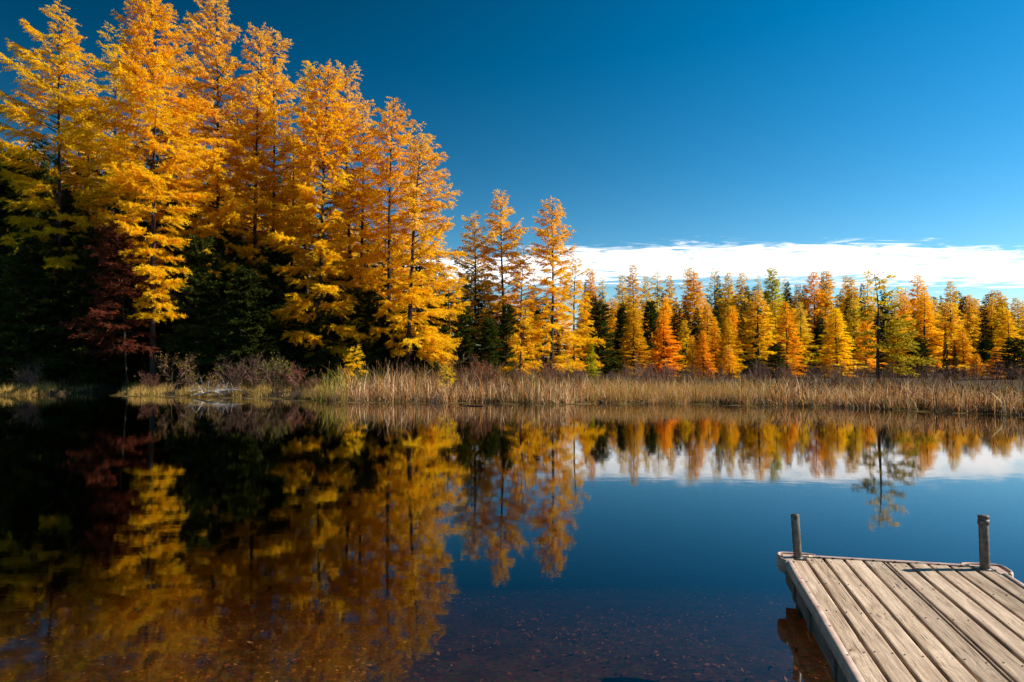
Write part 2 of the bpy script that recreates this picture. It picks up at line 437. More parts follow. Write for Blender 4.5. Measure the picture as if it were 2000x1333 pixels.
def conifer(seed, H, wl_fn, crown0, palette, top_pal=None, lean=(0, 0), r0=0.17, limb_step=0.28, dens=1.0, spike=0.17, spike_w=0.040,
            slope=(0.68, 0.02), curl=0.0, kind='larch', bark=None, gap=0.0, wiggle=0.12, bare=0.0, trunk_wob=0.12, extra=()):
    """one conifer standing at its local origin -> (trunk mesh, crown mesh).  wl_fn(z, az) = crown radius in m"""
    dens = dens * DENSK
    spike_w = spike_w * 1.0
    rng = np.random.default_rng(seed)
    lean = np.array([lean[0], lean[1]])
    ph = rng.uniform(0, 6, 2)

    def axis_at(z):
        z = np.asarray(z, float); t = z / H
        off = trunk_wob * np.sin(t * 5 + ph[0]) * t
        off2 = trunk_wob * np.sin(t * 4 + ph[1]) * t
        return np.stack([lean[0] * t + off, lean[1] * t + off2, z], -1)

    wood = MB()
    zz = np.linspace(-0.35, H * 0.985, 16)
    rad = np.maximum(r0 * (1 - np.clip(zz, 0, H) / H) ** 0.85, 0.012); rad[0] *= 1.35
    wood.tube(axis_at(zz), rad, 7)
    VB, FB, CB, n_ = [], [], [], 0
    z = crown0
    az = rng.uniform(0, 6.28)
    limbs = []
    while z < H - 0.12:
        t = (z - crown0) / (H - crown0)
        az += 2.4 + rng.normal(0, 0.35)
        w = wl_fn(z, az)
        Lr = w * rng.uniform(0.55, 1.18)
        if rng.random() < gap: Lr *= 0.45
        sl = slope[0] * t + slope[1] * (1 - t) + rng.normal(0, wiggle)
        limbs.append((z, az, max(Lr, 0.12), sl, t))
        z += LIMBK * limb_step * (0.45 + 0.75 * (1 - t)) * rng.uniform(0.7, 1.3)
    for (z, az_, L_, sl) in extra:
        limbs.append((z, az_, L_, sl, 0.1))
    for (z, az, L_, sl, t) in limbs:
        p0 = axis_at(z)
        out = np.array([cos(az), sin(az), 0.0]); sd = np.array([-sin(az), cos(az), 0.0])
        cu = curl + rng.normal(0, 0.08)
        bx = rng.normal(0, 0.12)
        def path(s):
            s = np.asarray(s, float)[:, None]
            h = L_ * (sl * s - 0.32 * s ** 2 + (0.26 + cu) * s ** 3)
            return p0 + out * L_ * s + sd * (bx * L_ * s ** 2) + np.array([0, 0, 1.0]) * h
        if L_ > 0.35:
            sv = np.linspace(0, 0.96, 5)
            wood.tube(path(sv), np.linspace(max(0.012, min(r0 * 0.28, 0.016 * L_ + 0.008)), 0.006, 5), 3)
        n2 = max(3, int(L_ * 11 * dens))
        s = np.clip(rng.uniform(0.06 if t > 0.6 else 0.16, 1.0, n2) ** 0.85, 0, 1)
        base = path(s)
        side = rng.choice([-1, 1], n2)
        ang = az + side * rng.uniform(0.45, 1.25, n2) * (1 - 0.45 * s)
        l2 = (L_ * (0.10 + 0.32 * (1 - s)) + 0.18) * rng.uniform(0.45, 1.35, n2)
        l2 = np.minimum(l2, 1.3)
        el = rng.normal(-0.12 if kind == 'larch' else -0.05, 0.22, n2) + 0.15 * t
        if kind == 'cedar':
            el += 0.45
        d2 = np.stack([np.cos(ang) * np.cos(el), np.sin(ang) * np.cos(el), np.sin(el)], 1)
        if bare > 0:
            for q in range(0, n2, 2):
                wood.tube([base[q], base[q] + d2[q] * l2[q] * 0.6, base[q] + d2[q] * l2[q] + [0, 0, 0.06]], [0.008, 0.006, 0.004], 3)
        n3 = np.maximum(3, (l2 * 34 * dens).astype(int))
        if bare > 0: n3 = np.maximum(1, (n3 * (1 - bare)).astype(int))
        idx = np.repeat(np.arange(n2), n3); N3 = len(idx)
        tt = rng.random(N3)
        pos = base[idx] + d2[idx] * (l2[idx] * tt)[:, None]
        pos[:, 2] -= 0.16 * l2[idx] * tt ** 2
        pos += rng.normal(0, 0.02, (N3, 3))
        rnd = rng.normal(0, 0.52, (N3, 3)); rnd[:, 2] *= 0.85
        D = d2[idx] * 0.85 + rnd
        D[:, 2] += 0.10 if kind == 'larch' else -0.05
        if kind == 'cedar': D[:, 2] += 0.3
        Ls = spike * rng.uniform(0.55, 1.25, N3) * (0.75 + 0.25 * (1 - t)) * min(1.0, .5 + L_ * .8)
        Ws = spike_w * rng.uniform(0.7, 1.3, N3)
        V, F = blades(pos, D, Ls, Ws, rng)
        pal = palette if (top_pal is None or rng.random() > (t - 0.35) * 1.6) else top_pal
        m1, m2 = np.array(pal[0]), np.array(pal[1])
        k = np.clip(rng.normal(0.5, 0.28) + rng.normal(0, 0.22, N3), 0, 1)[:, None]
        cc = (m1 * (1 - k) + m2 * k) * rng.uniform(0.78, 1.15, (N3, 1))
        VB.append(V); FB.append(F + n_); n_ += len(V); CB.append(np.repeat(cc, 3, 0))
    tm = wood.mesh('trunk', bark or M_BARK, smooth=True)
    cm = mesh_np('crown', np.vstack(VB), np.vstack(FB), M_NEEDLE if kind == 'larch' else M_GREEN, np.vstack(CB))
    return tm, cm, n_ // 3


NFOL = 0


def place_tree(name, meshes, loc, label, cat, group=None, scale=(1, 1, 1), rotz=0.0, tint=(1, 1, 1)):
    e_ = bpy.data.objects.new(name, None); col.objects.link(e_)
    e_.empty_display_size = 0.3
    e_.location = loc; e_.rotation_euler = (0, 0, rotz); e_.scale = scale
    t = link('trunk', meshes[0], e_); c_ = link('crown', meshes[1], e_)
    c_.color = (*tint, 1)
    tag(e_, label, cat, group)
    return e_


def near_tree(seed, name, base_px, d, top, prof, palette, label, cat='larch', group=None, crown_py=None, **kw):
    """prof: list of (py, half width left px, half width right px) from top to bottom"""
    global NFOL
    tp = P(top[0], top[1], d); bs = P(base_px, 730, d)
    gz_ = float(ground_z(bs[0], d))
    H = tp[2] - gz_
    zs, wls, wrs = [], [], []
    for (py, a, b_) in prof:
        zs.append(P(top[0], py, d)[2] - gz_); wls.append(1.14 * a * d / FPX); wrs.append(1.14 * b_ * d / FPX)
    zs, wls, wrs = np.array(zs)[::-1], np.array(wls)[::-1], np.array(wrs)[::-1]
    mean = (wls + wrs) / 2

    def wf(z, az):
        c = cos(az)
        a = np.interp(z, zs, wls); b_ = np.interp(z, zs, wrs); mn = (a + b_) / 2
        return (mn + (b_ - mn) * c) if c > 0 else (mn + (a - mn) * -c)
    crown0 = max(0.4, zs[0])
    tm, cm, k = conifer(seed, H, wf, crown0, palette, lean=(tp[0] - bs[0], 0), **kw)
    NFOL += k
    return place_tree(name, (tm, cm), (bs[0], d, gz_), label, cat, group)


GL = 'tall golden larches of the left stand'
# left stand, from the left edge of the picture
near_tree(11, 'larch_tree', 118, 42, (118, 10), [(10, 10, 10), (60, 30, 28), (120, 55, 55), (180, 95, 70), (260, 115, 85), (340, 110, 90), (440, 95, 80), (560, 60, 60)],
          LIME, 'tall yellow green larch with ragged spreading boughs at the far left of the stand', group=GL, top_pal=GOLD, gap=0.12, limb_step=0.30, spike=0.18)
near_tree(12, 'larch_tree', 228, 47, (226, 46), [(46, 8, 8), (100, 26, 24), (180, 40, 40), (300, 60, 60), (450, 60, 60)],
          LIME, 'slim olive yellow larch between the far left larch and the tall orange one', group=GL, limb_step=0.36, dens=.8)
near_tree(13, 'larch_tree', 300, 38.3, (296, -12), [(-12, 14, 12), (25, 40, 38), (90, 55, 50), (150, 75, 62), (230, 105, 85), (300, 140, 90), (380, 135, 92), (430, 80, 80), (480, 40, 70), (540, 28, 62), (620, 24, 48)],
          GOLD, 'tallest orange larch with a blunt top and a low curtain of drooping golden boughs', group=GL, top_pal=ORANGE, limb_step=0.25, curl=-0.05,
          extra=[(6.6, 5.2, 2.3, 0.0), (6.0, 5.6, 2.2, -0.1), (5.4, 5.3, 2.0, -0.15), (4.7, 5.5, 2.1, -0.15), (4.2, 5.1, 1.7, -0.2), (7.4, 5.0, 2.4, .05), (8.2, 5.4, 2.3, .05)])
near_tree(14, 'larch_tree', 352, 46, (352, 82), [(82, 8, 8), (130, 28, 26), (220, 46, 46), (340, 60, 60), (460, 60, 60)],
          ORANGE, 'shorter orange larch tucked behind the two tallest larches', group=GL, limb_step=0.36, dens=.8)
near_tree(15, 'larch_tree', 432, 42.5, (418, -8), [(-8, 10, 12), (30, 28, 26), (75, 45, 32), (140, 50, 42), (220, 70, 55), (300, 80, 72), (380, 90, 80), (470, 80, 80), (540, 50, 55), (610, 25, 30)],
          GOLD, 'tall golden larch cut by the upper edge, a crooked limb on its left', group=GL, top_pal=PINK, limb_step=0.26)
near_tree(16, 'larch_tree', 498, 43, (503, 52), [(52, 10, 10), (85, 24, 18), (150, 28, 26), (220, 45, 40), (320, 62, 50), (430, 70, 60), (520, 50, 55), (590, 22, 30)],
          GOLD, 'golden larch with a loose pale top, left one of a close pair', group=GL, top_pal=PINK, limb_step=0.28)
near_tree(17, 'larch_tree', 530, 44, (536, 60), [(60, 8, 9), (100, 20, 24), (160, 26, 36), (230, 34, 40), (320, 48, 52), (420, 55, 60), (560, 48, 50)],
          GOLD, 'golden larch with a loose pale top, right one of a close pair', group=GL, top_pal=PINK, limb_step=0.28)
near_tree(18, 'larch_tree', 600, 47, (601, 117), [(117, 7, 7), (150, 15, 15), (220, 26, 26), (340, 44, 44), (460, 55, 55), (560, 50, 50)],
          LIME, 'slim yellow larch showing only its narrow tip behind the others', group=GL, limb_step=0.36, dens=.8)
near_tree(19, 'larch_tree', 622, 42.0, (638, 134), [(134, 12, 12), (165, 36, 24), (230, 48, 40), (300, 70, 58), (380, 75, 70), (460, 80, 78), (530, 90, 85), (590, 95, 82), (640, 85, 78), (690, 30, 35)],
          GOLD, 'broad golden larch standing at the water edge with lit boughs down to the shrubs', group=GL, top_pal=ORANGE, limb_step=0.25,
          extra=[(2.4, 5.8, 2.4, -.05), (3.2, 4.0, 2.4, 0), (4.2, 3.9, 2.5, 0), (3.6, 5.7, 2.5, 0), (5.0, 4.2, 2.6, 0.05)])
near_tree(20, 'larch_tree', 692, 44, (674, 129), [(129, 14, 14), (170, 28, 30), (230, 40, 38), (330, 55, 50), (430, 60, 60), (560, 50, 50)],
          GOLD, 'golden larch with an open airy top just right of the broad one', group=GL, top_pal=PINK, limb_step=0.32, dens=.85, gap=.1)
near_tree(21, 'larch_tree', 704, 44.5, (708, 198), [(198, 12, 14), (240, 26, 24), (300, 34, 34), (400, 48, 48), (500, 60, 60), (590, 55, 50), (650, 30, 30)],
          GOLD, 'mid height golden larch with a dark trunk left of the pointed larch', group=GL, top_pal=PINK, limb_step=0.28)
near_tree(22, 'larch_tree', 758, 43, (766, 190), [(190, 5, 5), (215, 15, 17), (260, 32, 34), (320, 36, 44), (400, 40, 50), (480, 55, 52), (560, 70, 62), (620, 80, 70), (680, 30, 40)],
          GOLD, 'pointed golden larch with a long straight dark trunk showing through its crown', group=GL, top_pal=ORANGE, limb_step=0.26)
near_tree(23, 'larch_tree', 803, 45, (806, 240), [(240, 12, 16), (290, 22, 20), (400, 36, 36), (500, 45, 48), (600, 50, 50)],
          PINK, 'thin orange larch half hidden between the pointed larch and the leaning one', group=GL, limb_step=0.34, dens=.8)
near_tree(24, 'larch_tree', 793, 41.5, (822, 261), [(261, 10, 14), (300, 18, 32), (350, 16, 48), (420, 20, 66), (500, 26, 80), (560, 34, 92), (620, 40, 88), (670, 30, 82), (695, 20, 85)],
          GOLD, 'leaning larch at the right end of the tall stand, boughs all swept to the right', group=GL, top_pal=PINK, limb_step=0.24,
          extra=[(2.6, 6.0, 2.6, -.25), (2.2, 5.9, 2.5, -.3), (3.4, 0.2, 2.6, -.1), (3.0, -.5, 2.5, -.15)])
near_tree(25, 'larch_tree', 178, 45, (174, 150), [(150, 6, 6), (200, 24, 24), (300, 50, 50), (420, 60, 60), (520, 50, 50)],
          GOLD, 'low golden larch wedged between the far left larch and the tallest orange one', group=GL, limb_step=0.32, dens=.85)
near_tree(26, 'larch_tree', 466, 47, (462, 178), [(178, 6, 6), (230, 24, 24), (320, 46, 46), (440, 60, 60), (560, 55, 55)],
          GOLD, 'golden larch hidden behind the larch with the crooked limb', group=GL, limb_step=0.32, dens=.85)
near_tree(27, 'larch_tree', 568, 44, (572, 250), [(250, 8, 8), (300, 24, 24), (400, 44, 44), (520, 56, 56), (600, 50, 50)],
          GOLD, 'shorter golden larch filling the notch left of the broad larch', group=GL, limb_step=0.3, dens=.85)
# middle larches
GM = 'larches of middle height in the gap'
near_tree(31, 'larch_tree', 926, 52, (928, 414), [(414, 4, 4), (450, 22, 16), (500, 30, 26), (570, 40, 38), (640, 48, 48), (700, 50, 50)],
          LIME, 'yellow green larch with a fine pointed tip right of the tall stand', group=GM, limb_step=0.26, top_pal=GOLD, r0=.13)
near_tree(32, 'larch_tree', 984, 51, (980, 369), [(369, 4, 4), (400, 20, 14), (440, 30, 26), (480, 36, 44), (530, 36, 46), (590, 40, 50), (650, 50, 55), (715, 40, 45)],
          GOLD, 'reddish orange topped larch, left of two tall gap larches', group=GM, limb_step=0.26, top_pal=PINK, gap=.06, dens=1.0, r0=.14)
near_tree(33, 'larch_tree', 1018, 50, (1020, 480), [(480, 5, 5), (530, 20, 20), (600, 32, 34), (680, 45, 45), (730, 38, 38)],
          ORANGE, 'rounded orange larch under the two tall larches in the gap', group=GM, limb_step=0.28, top_pal=GOLD, r0=.1)
near_tree(34, 'larch_tree', 1076, 51, (1082, 387), [(387, 4, 4), (415, 20, 18), (455, 32, 28), (482, 44, 44), (505, 44, 40), (545, 30, 36), (600, 42, 52), (650, 55, 70), (700, 60, 85), (720, 50, 70)],
          GOLD, 'reddish topped larch with a waist, right one of the two tall gap larches', group=GM, limb_step=0.25, top_pal=PINK, gap=.05, dens=1.05, r0=.14)
near_tree(35, 'larch_tree', 1120, 56, (1124, 500), [(500, 5, 5), (540, 18, 18), (600, 28, 28), (660, 36, 36), (715, 40, 40)],
          GOLD, 'plain golden larch close behind the right of the two tall gap larches', group=GM, limb_step=0.3, r0=.12)
near_tree(36, 'larch_tree', 880, 48, (878, 520), [(520, 6, 6), (560, 24, 24), (620, 34, 36), (690, 40, 40)],
          GOLD, 'low golden larch filling the gap beside the leaning larch', group=GM, limb_step=0.3, r0=.1)
# the rust coloured dying larch
near_tree(41, 'larch_tree', 250, 37.9, (228, 430), [(430, 8, 8), (470, 34, 34), (530, 50, 55), (600, 64, 66), (650, 74, 60), (685, 50, 55)],
          RUST, 'rust red dying larch with bare grey twigs in the shade of the stand', bare=0.35, limb_step=0.14, dens=.85, r0=.05, curl=-.1, gap=.1)
# lone marsh larch
near_tree(42, 'larch_tree', 1716, 32, (1709, 532), [(532, 8, 8), (548, 14, 16), (570, 22, 34), (600, 24, 30), (640, 30, 50), (690, 25, 60)],
          OLIVE, 'lone dark stemmed larch with sparse olive tufts standing in the reeds', limb_step=0.26, dens=0.95, r0=.095, gap=.25, spike=.16, spike_w=.04, wiggle=.25, top_pal=LIME, trunk_wob=.10,
          extra=[(2.6, -.1, 1.5, .1), (2.1, .1, 1.9, .15), (1.7, -.3, 2.0, -.1), (1.3, -.2, 1.5, -.25), (3.0, .3, 1.6, .1), (3.4, 3.3, 1.2, .3)])
# saplings on the bank
near_tree(43, 'larch_sapling', 694, 32.0, (692, 672), [(672, 3, 3), (700, 14, 14), (730, 20, 20)],
          GOLD, 'small golden larch sapling rising from the reeds at their left end', 'sapling', limb_step=0.10, dens=1.6, spike=.10, spike_w=.022, r0=.025, trunk_wob=.03)
near_tree(44, 'larch_sapling', 873, 30.6, (871, 708), [(708, 2, 2), (730, 8, 8), (755, 14, 14)],
          LIME, 'tiny yellow green sapling in the reeds below the leaning larch', 'sapling', limb_step=0.08, dens=1.8, spike=.09, spike_w=.02, r0=.02, trunk_wob=.02)
near_tree(45, 'larch_tree', 1015, 33, (1022, 600), [(600, 4, 4), (640, 16, 20), (690, 28, 32), (722, 30, 34)],
          ORANGE, 'young orange larch at the back of the reeds, a bare stem at its foot', limb_step=0.18, dens=1.0, spike=.15, spike_w=.035, r0=.05)
print('near foliage quads', NFOL)

# shared library of smaller trees, nominal 10 m tall and 1.6 m half width
def simple_prof(H, w, p=0.8, blunt=0.06, foot=0.1):
    def f(z, az):
        t = 1 - z / H
        r = w * min(1.0, blunt + (t ** p)) * (1.0 if t < 1 - foot else 0.75)
        return r
    return f


LIB = {}
def lib(key, seed, **kw):
    H, w = 10.0, kw.pop('w', 1.6)
    pr = simple_prof(H, w, kw.pop('p', 0.8), kw.pop('blunt', .05))
    c0 = kw.pop('c0', 0.5)
    tm, cm, k = conifer(seed, H, pr, c0, kw.pop('pal'), trunk_wob=kw.pop('tw', .06), **kw)
    LIB.setdefault(key, []).append((tm, cm))


for s in range(5):
    lib('larch', 100 + s, pal=GOLD, top_pal=PINK if s % 2 else ORANGE, c0=[.5, 1.5, .5, 2.5, .8][s], p=[.7, .85, .65, .75, .95][s], limb_step=.125, dens=1.15, spike=.16, spike_w=.042, r0=.11, gap=.12, wiggle=.16)
for s in range(2):
    lib('airy', 110 + s, pal=GOLD, top_pal=PINK, c0=2.5, p=.6, limb_step=.22, dens=1.0, spike=.14, spike_w=.035, r0=.10, gap=.3, wiggle=.2)
for s in range(3):
    lib('cone', 120 + s, pal=ORANGE if s < 2 else GOLD, c0=.25, p=.9, limb_step=.13, dens=1.2, spike=.16, spike_w=.042, r0=.09)
for s in range(3):
    lib('spruce', 130 + s, pal=SPRUCE, c0=.4, p=.9, limb_step=.13, dens=1.2, spike=.16, spike_w=.05, r0=.11, slope=(.3, -.25), kind='spruce')
for s in range(3):
    lib('cedar', 140 + s, pal=CEDAR, c0=.2, p=.55, blunt=.1, limb_step=.15, dens=1.0, spike=.22, spike_w=.085, r0=.12, slope=(.7, .1), kind='cedar', gap=.15)
for s in range(3):
    lib('bigcedar', 150 + s, pal=CEDAR, c0=.15, p=.45, blunt=.12, w=1.9, limb_step=.12, dens=1.2, spike=.20, spike_w=.09, r0=.12, slope=(.6, .0), kind='cedar', gap=.15, wiggle=.25)

CATS = {'larch': ('larch_tree', 'larch'), 'airy': ('larch_tree', 'larch'), 'cone': ('larch_tree', 'larch'), 'spruce': ('spruce_tree', 'spruce'),
        'cedar': ('cedar_tree', 'cedar'), 'bigcedar': ('cedar_tree', 'cedar')}
trng = np.random.default_rng(77)


def far_tree(kind, px, py, d, hw, label, group=None, tint=None):
    v = LIB[kind][int(trng.integers(len(LIB[kind])))]
    tp = P(px, py, d)
    g = float(ground_z(tp[0], d))
    H = tp[2] - g
    w = hw * d / FPX * (1.5 if kind != 'bigcedar' and d > 49 else 1.1)
    k = w / (1.6 if kind != 'bigcedar' else 1.9)
    nm, cat = CATS[kind]
    if tint is None:
        b_ = trng.uniform(.85, 1.1); tint = (b_, b_ * trng.uniform(.85, 1.12), b_)
    return place_tree(nm, v, (tp[0], d, g), label, cat, group, (k, k, H / 10), trng.uniform(0, 6.28), tint)


GF = 'trees of the far treeline'
YG = (.87, .97, 1.0)
FAR = [
    # kind, px, py, d, half width px, label, tint
    ('larch', 1154, 524, 100, 20, 'slim pale larch, first tip right of the tall gap larches', None),
    ('airy', 1176, 540, 105, 18, 'thin topped larch second right of the tall gap larches', YG),
    ('larch', 1216, 536, 100, 24, 'grey topped yellow larch just left of the orange larch with the tallest left tip', YG),
    ('larch', 1237, 516, 96, 26, 'orange larch with the tallest tip in the left third of the far treeline', None),
    ('larch', 1262, 538, 104, 17, 'yellow larch with a thin tip over a dark green spruce', YG),
    ('airy', 1284, 527, 102, 22, 'open yellowish larch with layered boughs right of a dark spruce', YG),
    ('larch', 1308, 537, 98, 20, 'pinkish orange larch over the small dark spruce with the rounded head', None),
    ('airy', 1343, 512, 98, 20, 'airy orange larch with the highest tip of the far treeline', None),
    ('larch', 1356, 528, 96, 26, 'full orange larch touching the airy highest one on its right', None),
    ('airy', 1395, 519, 100, 20, 'sparse grey brown larch with a straight dark trunk against the cloud', (.75, .85, .9)),
    ('spruce', 1402, 535, 104, 15, 'dark green spruce close behind the sparse grey brown larch', None),
    ('larch', 1422, 531, 100, 22, 'olive yellow larch with a dark pointed tip', YG),
    ('larch', 1448, 532, 98, 22, 'orange larch with a rounded tip right of the olive yellow one', None),
    ('spruce', 1459, 556, 108, 14, 'low dark spruce tip behind the rounded orange larch', None),
    ('airy', 1481, 535, 102, 16, 'very thin greyish larch top standing alone against the cloud', (.8, .9, 1)),
    ('larch', 1509, 522, 98, 24, 'green tinged larch with a broad tip in the middle of the far treeline', (.6, .95, 1)),
    ('airy', 1532, 541, 104, 14, 'small bare looking larch tip just left of a dark spruce tip', (.8, .9, 1)),
    ('spruce', 1537, 548, 100, 16, 'dark spruce tip right of the green tinged larch', None),
    ('larch', 1558, 555, 96, 20, 'short orange larch between two dark spruce tips', None),
    ('spruce', 1571, 555, 102, 14, 'dark spruce tip right of the short orange larch', None),
    ('larch', 1589, 531, 96, 26, 'deep orange larch with a long pointed tip', (1, .85, 1)),
    ('spruce', 1607, 541, 104, 12, 'narrow dark spruce between two tall orange tips', None),
    ('larch', 1614, 528, 100, 24, 'pale orange larch with a narrow pink tip right of the narrow dark spruce', None),
    ('larch', 1651, 539, 98, 18, 'yellow olive larch, left one of a close pair right of the pale orange tip', YG),
    ('larch', 1663, 541, 96, 20, 'golden olive larch, right one of a close pair right of the pale orange tip', YG),
    ('spruce', 1683, 552, 106, 14, 'dark spruce tip left behind the lone marsh larch', None),
    ('airy', 1695, 534, 100, 20, 'loose pale larch directly left behind the lone marsh larch', None),
    ('spruce', 1724, 556, 104, 14, 'dark spruce just right behind the lone marsh larch', None),
    ('airy', 1748, 570, 96, 24, 'low ragged larch right behind the lone marsh larch', (.85, .9, 1)),
    ('airy', 1767, 563, 98, 24, 'thin pinkish larch top left of the twin tipped larch', None),
    ('larch', 1793, 536, 94, 26, 'tall orange larch, higher one of a twin tip', None),
    ('larch', 1805, 558, 92, 22, 'orange larch, lower one of a twin tip', None),
    ('airy', 1826, 579, 98, 20, 'low thin orange larch right of the twin tip', None),
    ('spruce', 1838, 576, 104, 9, 'very narrow dark spruce tip against the blue gap', None),
    ('larch', 1856, 548, 90, 22, 'tall slim orange larch at the left of the two dark spruces', None),
    ('spruce', 1883, 578, 88, 22, 'dark green spruce with a clear pointed head near the right edge', None),
    ('spruce', 1897, 592, 92, 18, 'shorter dark spruce leaning on the clear headed one', None),
    ('larch', 1905, 584, 86, 20, 'greyish orange larch right of the two dark spruces', (.9, .9, 1)),
    ('larch', 1935, 579, 84, 20, 'orange larch with a rounded tip, second from the two dark spruces', None),
    ('larch', 1957, 577, 82, 22, 'broad orange larch near the right edge of the picture', None),
    ('airy', 1988, 585, 82, 20, 'thin grey orange larch cut by the right edge of the picture', (.9, .9, 1)),
    ('spruce', 1144, 549, 108, 10, 'dark spruce tip peeping out right of the gap larches', None),
]
for (k, px, py, d, hw, lab, tn) in FAR:
    far_tree(k, px, py, d, hw, lab, GF, tn)

MID = [
    ('cone', 1237, 594, 66, 26, 'bright orange cone shaped larch between two dark cedars', None),
    ('cedar', 1170, 590, 60, 24, 'dense dark green cedar right of the golden gap larches', None),
    ('cedar', 1213, 600, 72, 13, 'nearly black narrow cedar left of the bright orange cone', (.4, .4, .4)),
    ('cedar', 1270, 590, 76, 16, 'dark cedar right of the bright orange cone', (.6, .65, .6)),
    ('cone', 1296, 606, 62, 26, 'soft orange cone larch left of the layered dark spruce', None),
    ('spruce', 1323, 592, 68, 22, 'layered dark spruce with a rounded black head', None),
    ('larch', 1338, 625, 64, 20, 'low golden larch at the foot of the layered dark spruce', YG),
    ('cone', 1352, 655, 58, 12, 'small orange cone larch right below the layered spruce', (1, .9, 1)),
    ('spruce', 1360, 600, 84, 16, 'dark spruce behind the small orange cones', None),
    ('cone', 1373, 646, 54, 18, 'yellow orange young larch, left of the tilting orange tip', None),
    ('cone', 1397, 622, 60, 14, 'red orange larch with a slender tip above the young ones', (1, .9, 1)),
    ('cone', 1422, 620, 58, 20, 'bright orange larch with a bushy head in the centre of the marsh edge', None),
    ('cone', 1433, 628, 60, 12, 'slender red orange larch right of the bushy headed one', (1, .9, 1)),
    ('larch', 1424, 674, 45, 20, 'low bushy larch with open golden boughs among the reeds', None),
    ('spruce', 1448, 610, 80, 16, 'dark spruce in the gap left of the tall front larch', None),
    ('larch', 1480, 566, 52, 32, 'tall golden larch standing in front at the marsh edge', None),
    ('spruce', 1462, 650, 70, 14, 'low dark spruce at the foot of the tall front larch', None),
    ('larch', 1513, 585, 66, 22, 'olive golden larch right behind the tall front larch', YG),
    ('cone', 1535, 588, 60, 26, 'smooth orange cone larch at the marsh edge right of the tall front larch', (1, .92, 1)),
    ('cedar', 1515, 670, 55, 18, 'low dark cedar between the tall front larch and the smooth orange cone', None),
    ('larch', 1562, 590, 78, 24, 'yellowish larch right of the smooth orange cone', YG),
    ('cone', 1633, 600, 57, 30, 'wide glowing orange cone larch left of the lone marsh larch', None),
    ('spruce', 1600, 610, 84, 18, 'dark spruce left of the wide glowing cone', None),
    ('larch', 1668, 585, 72, 24, 'golden olive larch right behind the wide glowing cone', YG),
    ('larch', 1690, 610, 64, 22, 'soft golden larch left behind the lone marsh larch', None),
    ('spruce', 1735, 600, 72, 22, 'dark spruce mass right behind the lone marsh larch', (.8, .8, .8)),
    ('larch', 1752, 620, 66, 26, 'olive larch with drooping boughs right of the lone marsh larch', YG),
    ('larch', 1804, 577, 60, 36, 'wide orange larch with tiered boughs right of the lone marsh larch', None),
    ('cedar', 1790, 660, 58, 20, 'low dark cedar under the wide tiered larch', (.7, .7, .7)),
    ('larch', 1856, 590, 62, 28, 'orange larch with heavy boughs in front of the tall slim one', None),
    ('spruce', 1846, 632, 50, 5, 'thin dead black stem in front of the heavy boughed larch', None),
    ('cone', 1880, 640, 60, 22, 'golden rounded larch below the clear headed spruce', None),
    ('spruce', 1864, 662, 48, 6, 'thin dark young spruce before the golden rounded larch', None),
    ('cone', 1907, 690, 56, 12, 'small faded orange larch left of the small bright cone', (.9, .8, 1)),
    ('cone', 1945, 677, 52, 14, 'small bright orange cone larch near the right edge', (1, .9, 1)),
    ('spruce', 1922, 640, 68, 16, 'dark spruce between the faded and the bright small larch', None),
    ('cedar', 1980, 660, 50, 26, 'dark bushy cedar at the right edge of the picture', (.8, .8, .8)),
    ('larch', 1968, 605, 66, 26, 'orange larch above the dark bushy cedar at the right edge', None),
    ('cone', 2030, 640, 55, 26, 'orange larch just beyond the right edge', None),
    ('larch', 2060, 590, 70, 30, 'golden larch well beyond the right edge', None),
    ('cone', 1153, 660, 50, 14, 'small olive larch at the foot of the golden gap larches', (.5, .75, 1)),
    ('cedar', 905, 600, 46, 26, 'dark green cedar under the yellow green gap larch', (.8, .85, .8)),
    ('cedar', 955, 622, 45, 30, 'bushy dark cedar below the reddish topped left gap larch', (.8, .85, .8)),
    ('cedar', 990, 596, 48, 26, 'tall dark cedar behind the young orange larch with the bare stem', (.7, .75, .7)),
    ('spruce', 1045, 555, 58, 14, 'dark spruce between the two tall gap larches', None),
]
for (k, px, py, d, hw, lab, tn) in MID:
    far_tree(k, px, py, d, hw, lab, 'trees along the marsh edge', tn)

# second rank filling the wall of trees along the marsh
frng = np.random.default_rng(31)
for i in range(44):
    px = 1125 + (i + .5) * 920 / 44 + frng.uniform(-9, 9)
    k = ['larch', 'spruce', 'cone', 'larch', 'spruce', 'airy'][i % 6]
    far_tree(k, px, frng.uniform(575, 625), frng.uniform(78, 93), frng.uniform(17, 25),
             'tree wedged in the packed second rank behind the marsh edge', 'packed second rank behind the marsh edge', None)

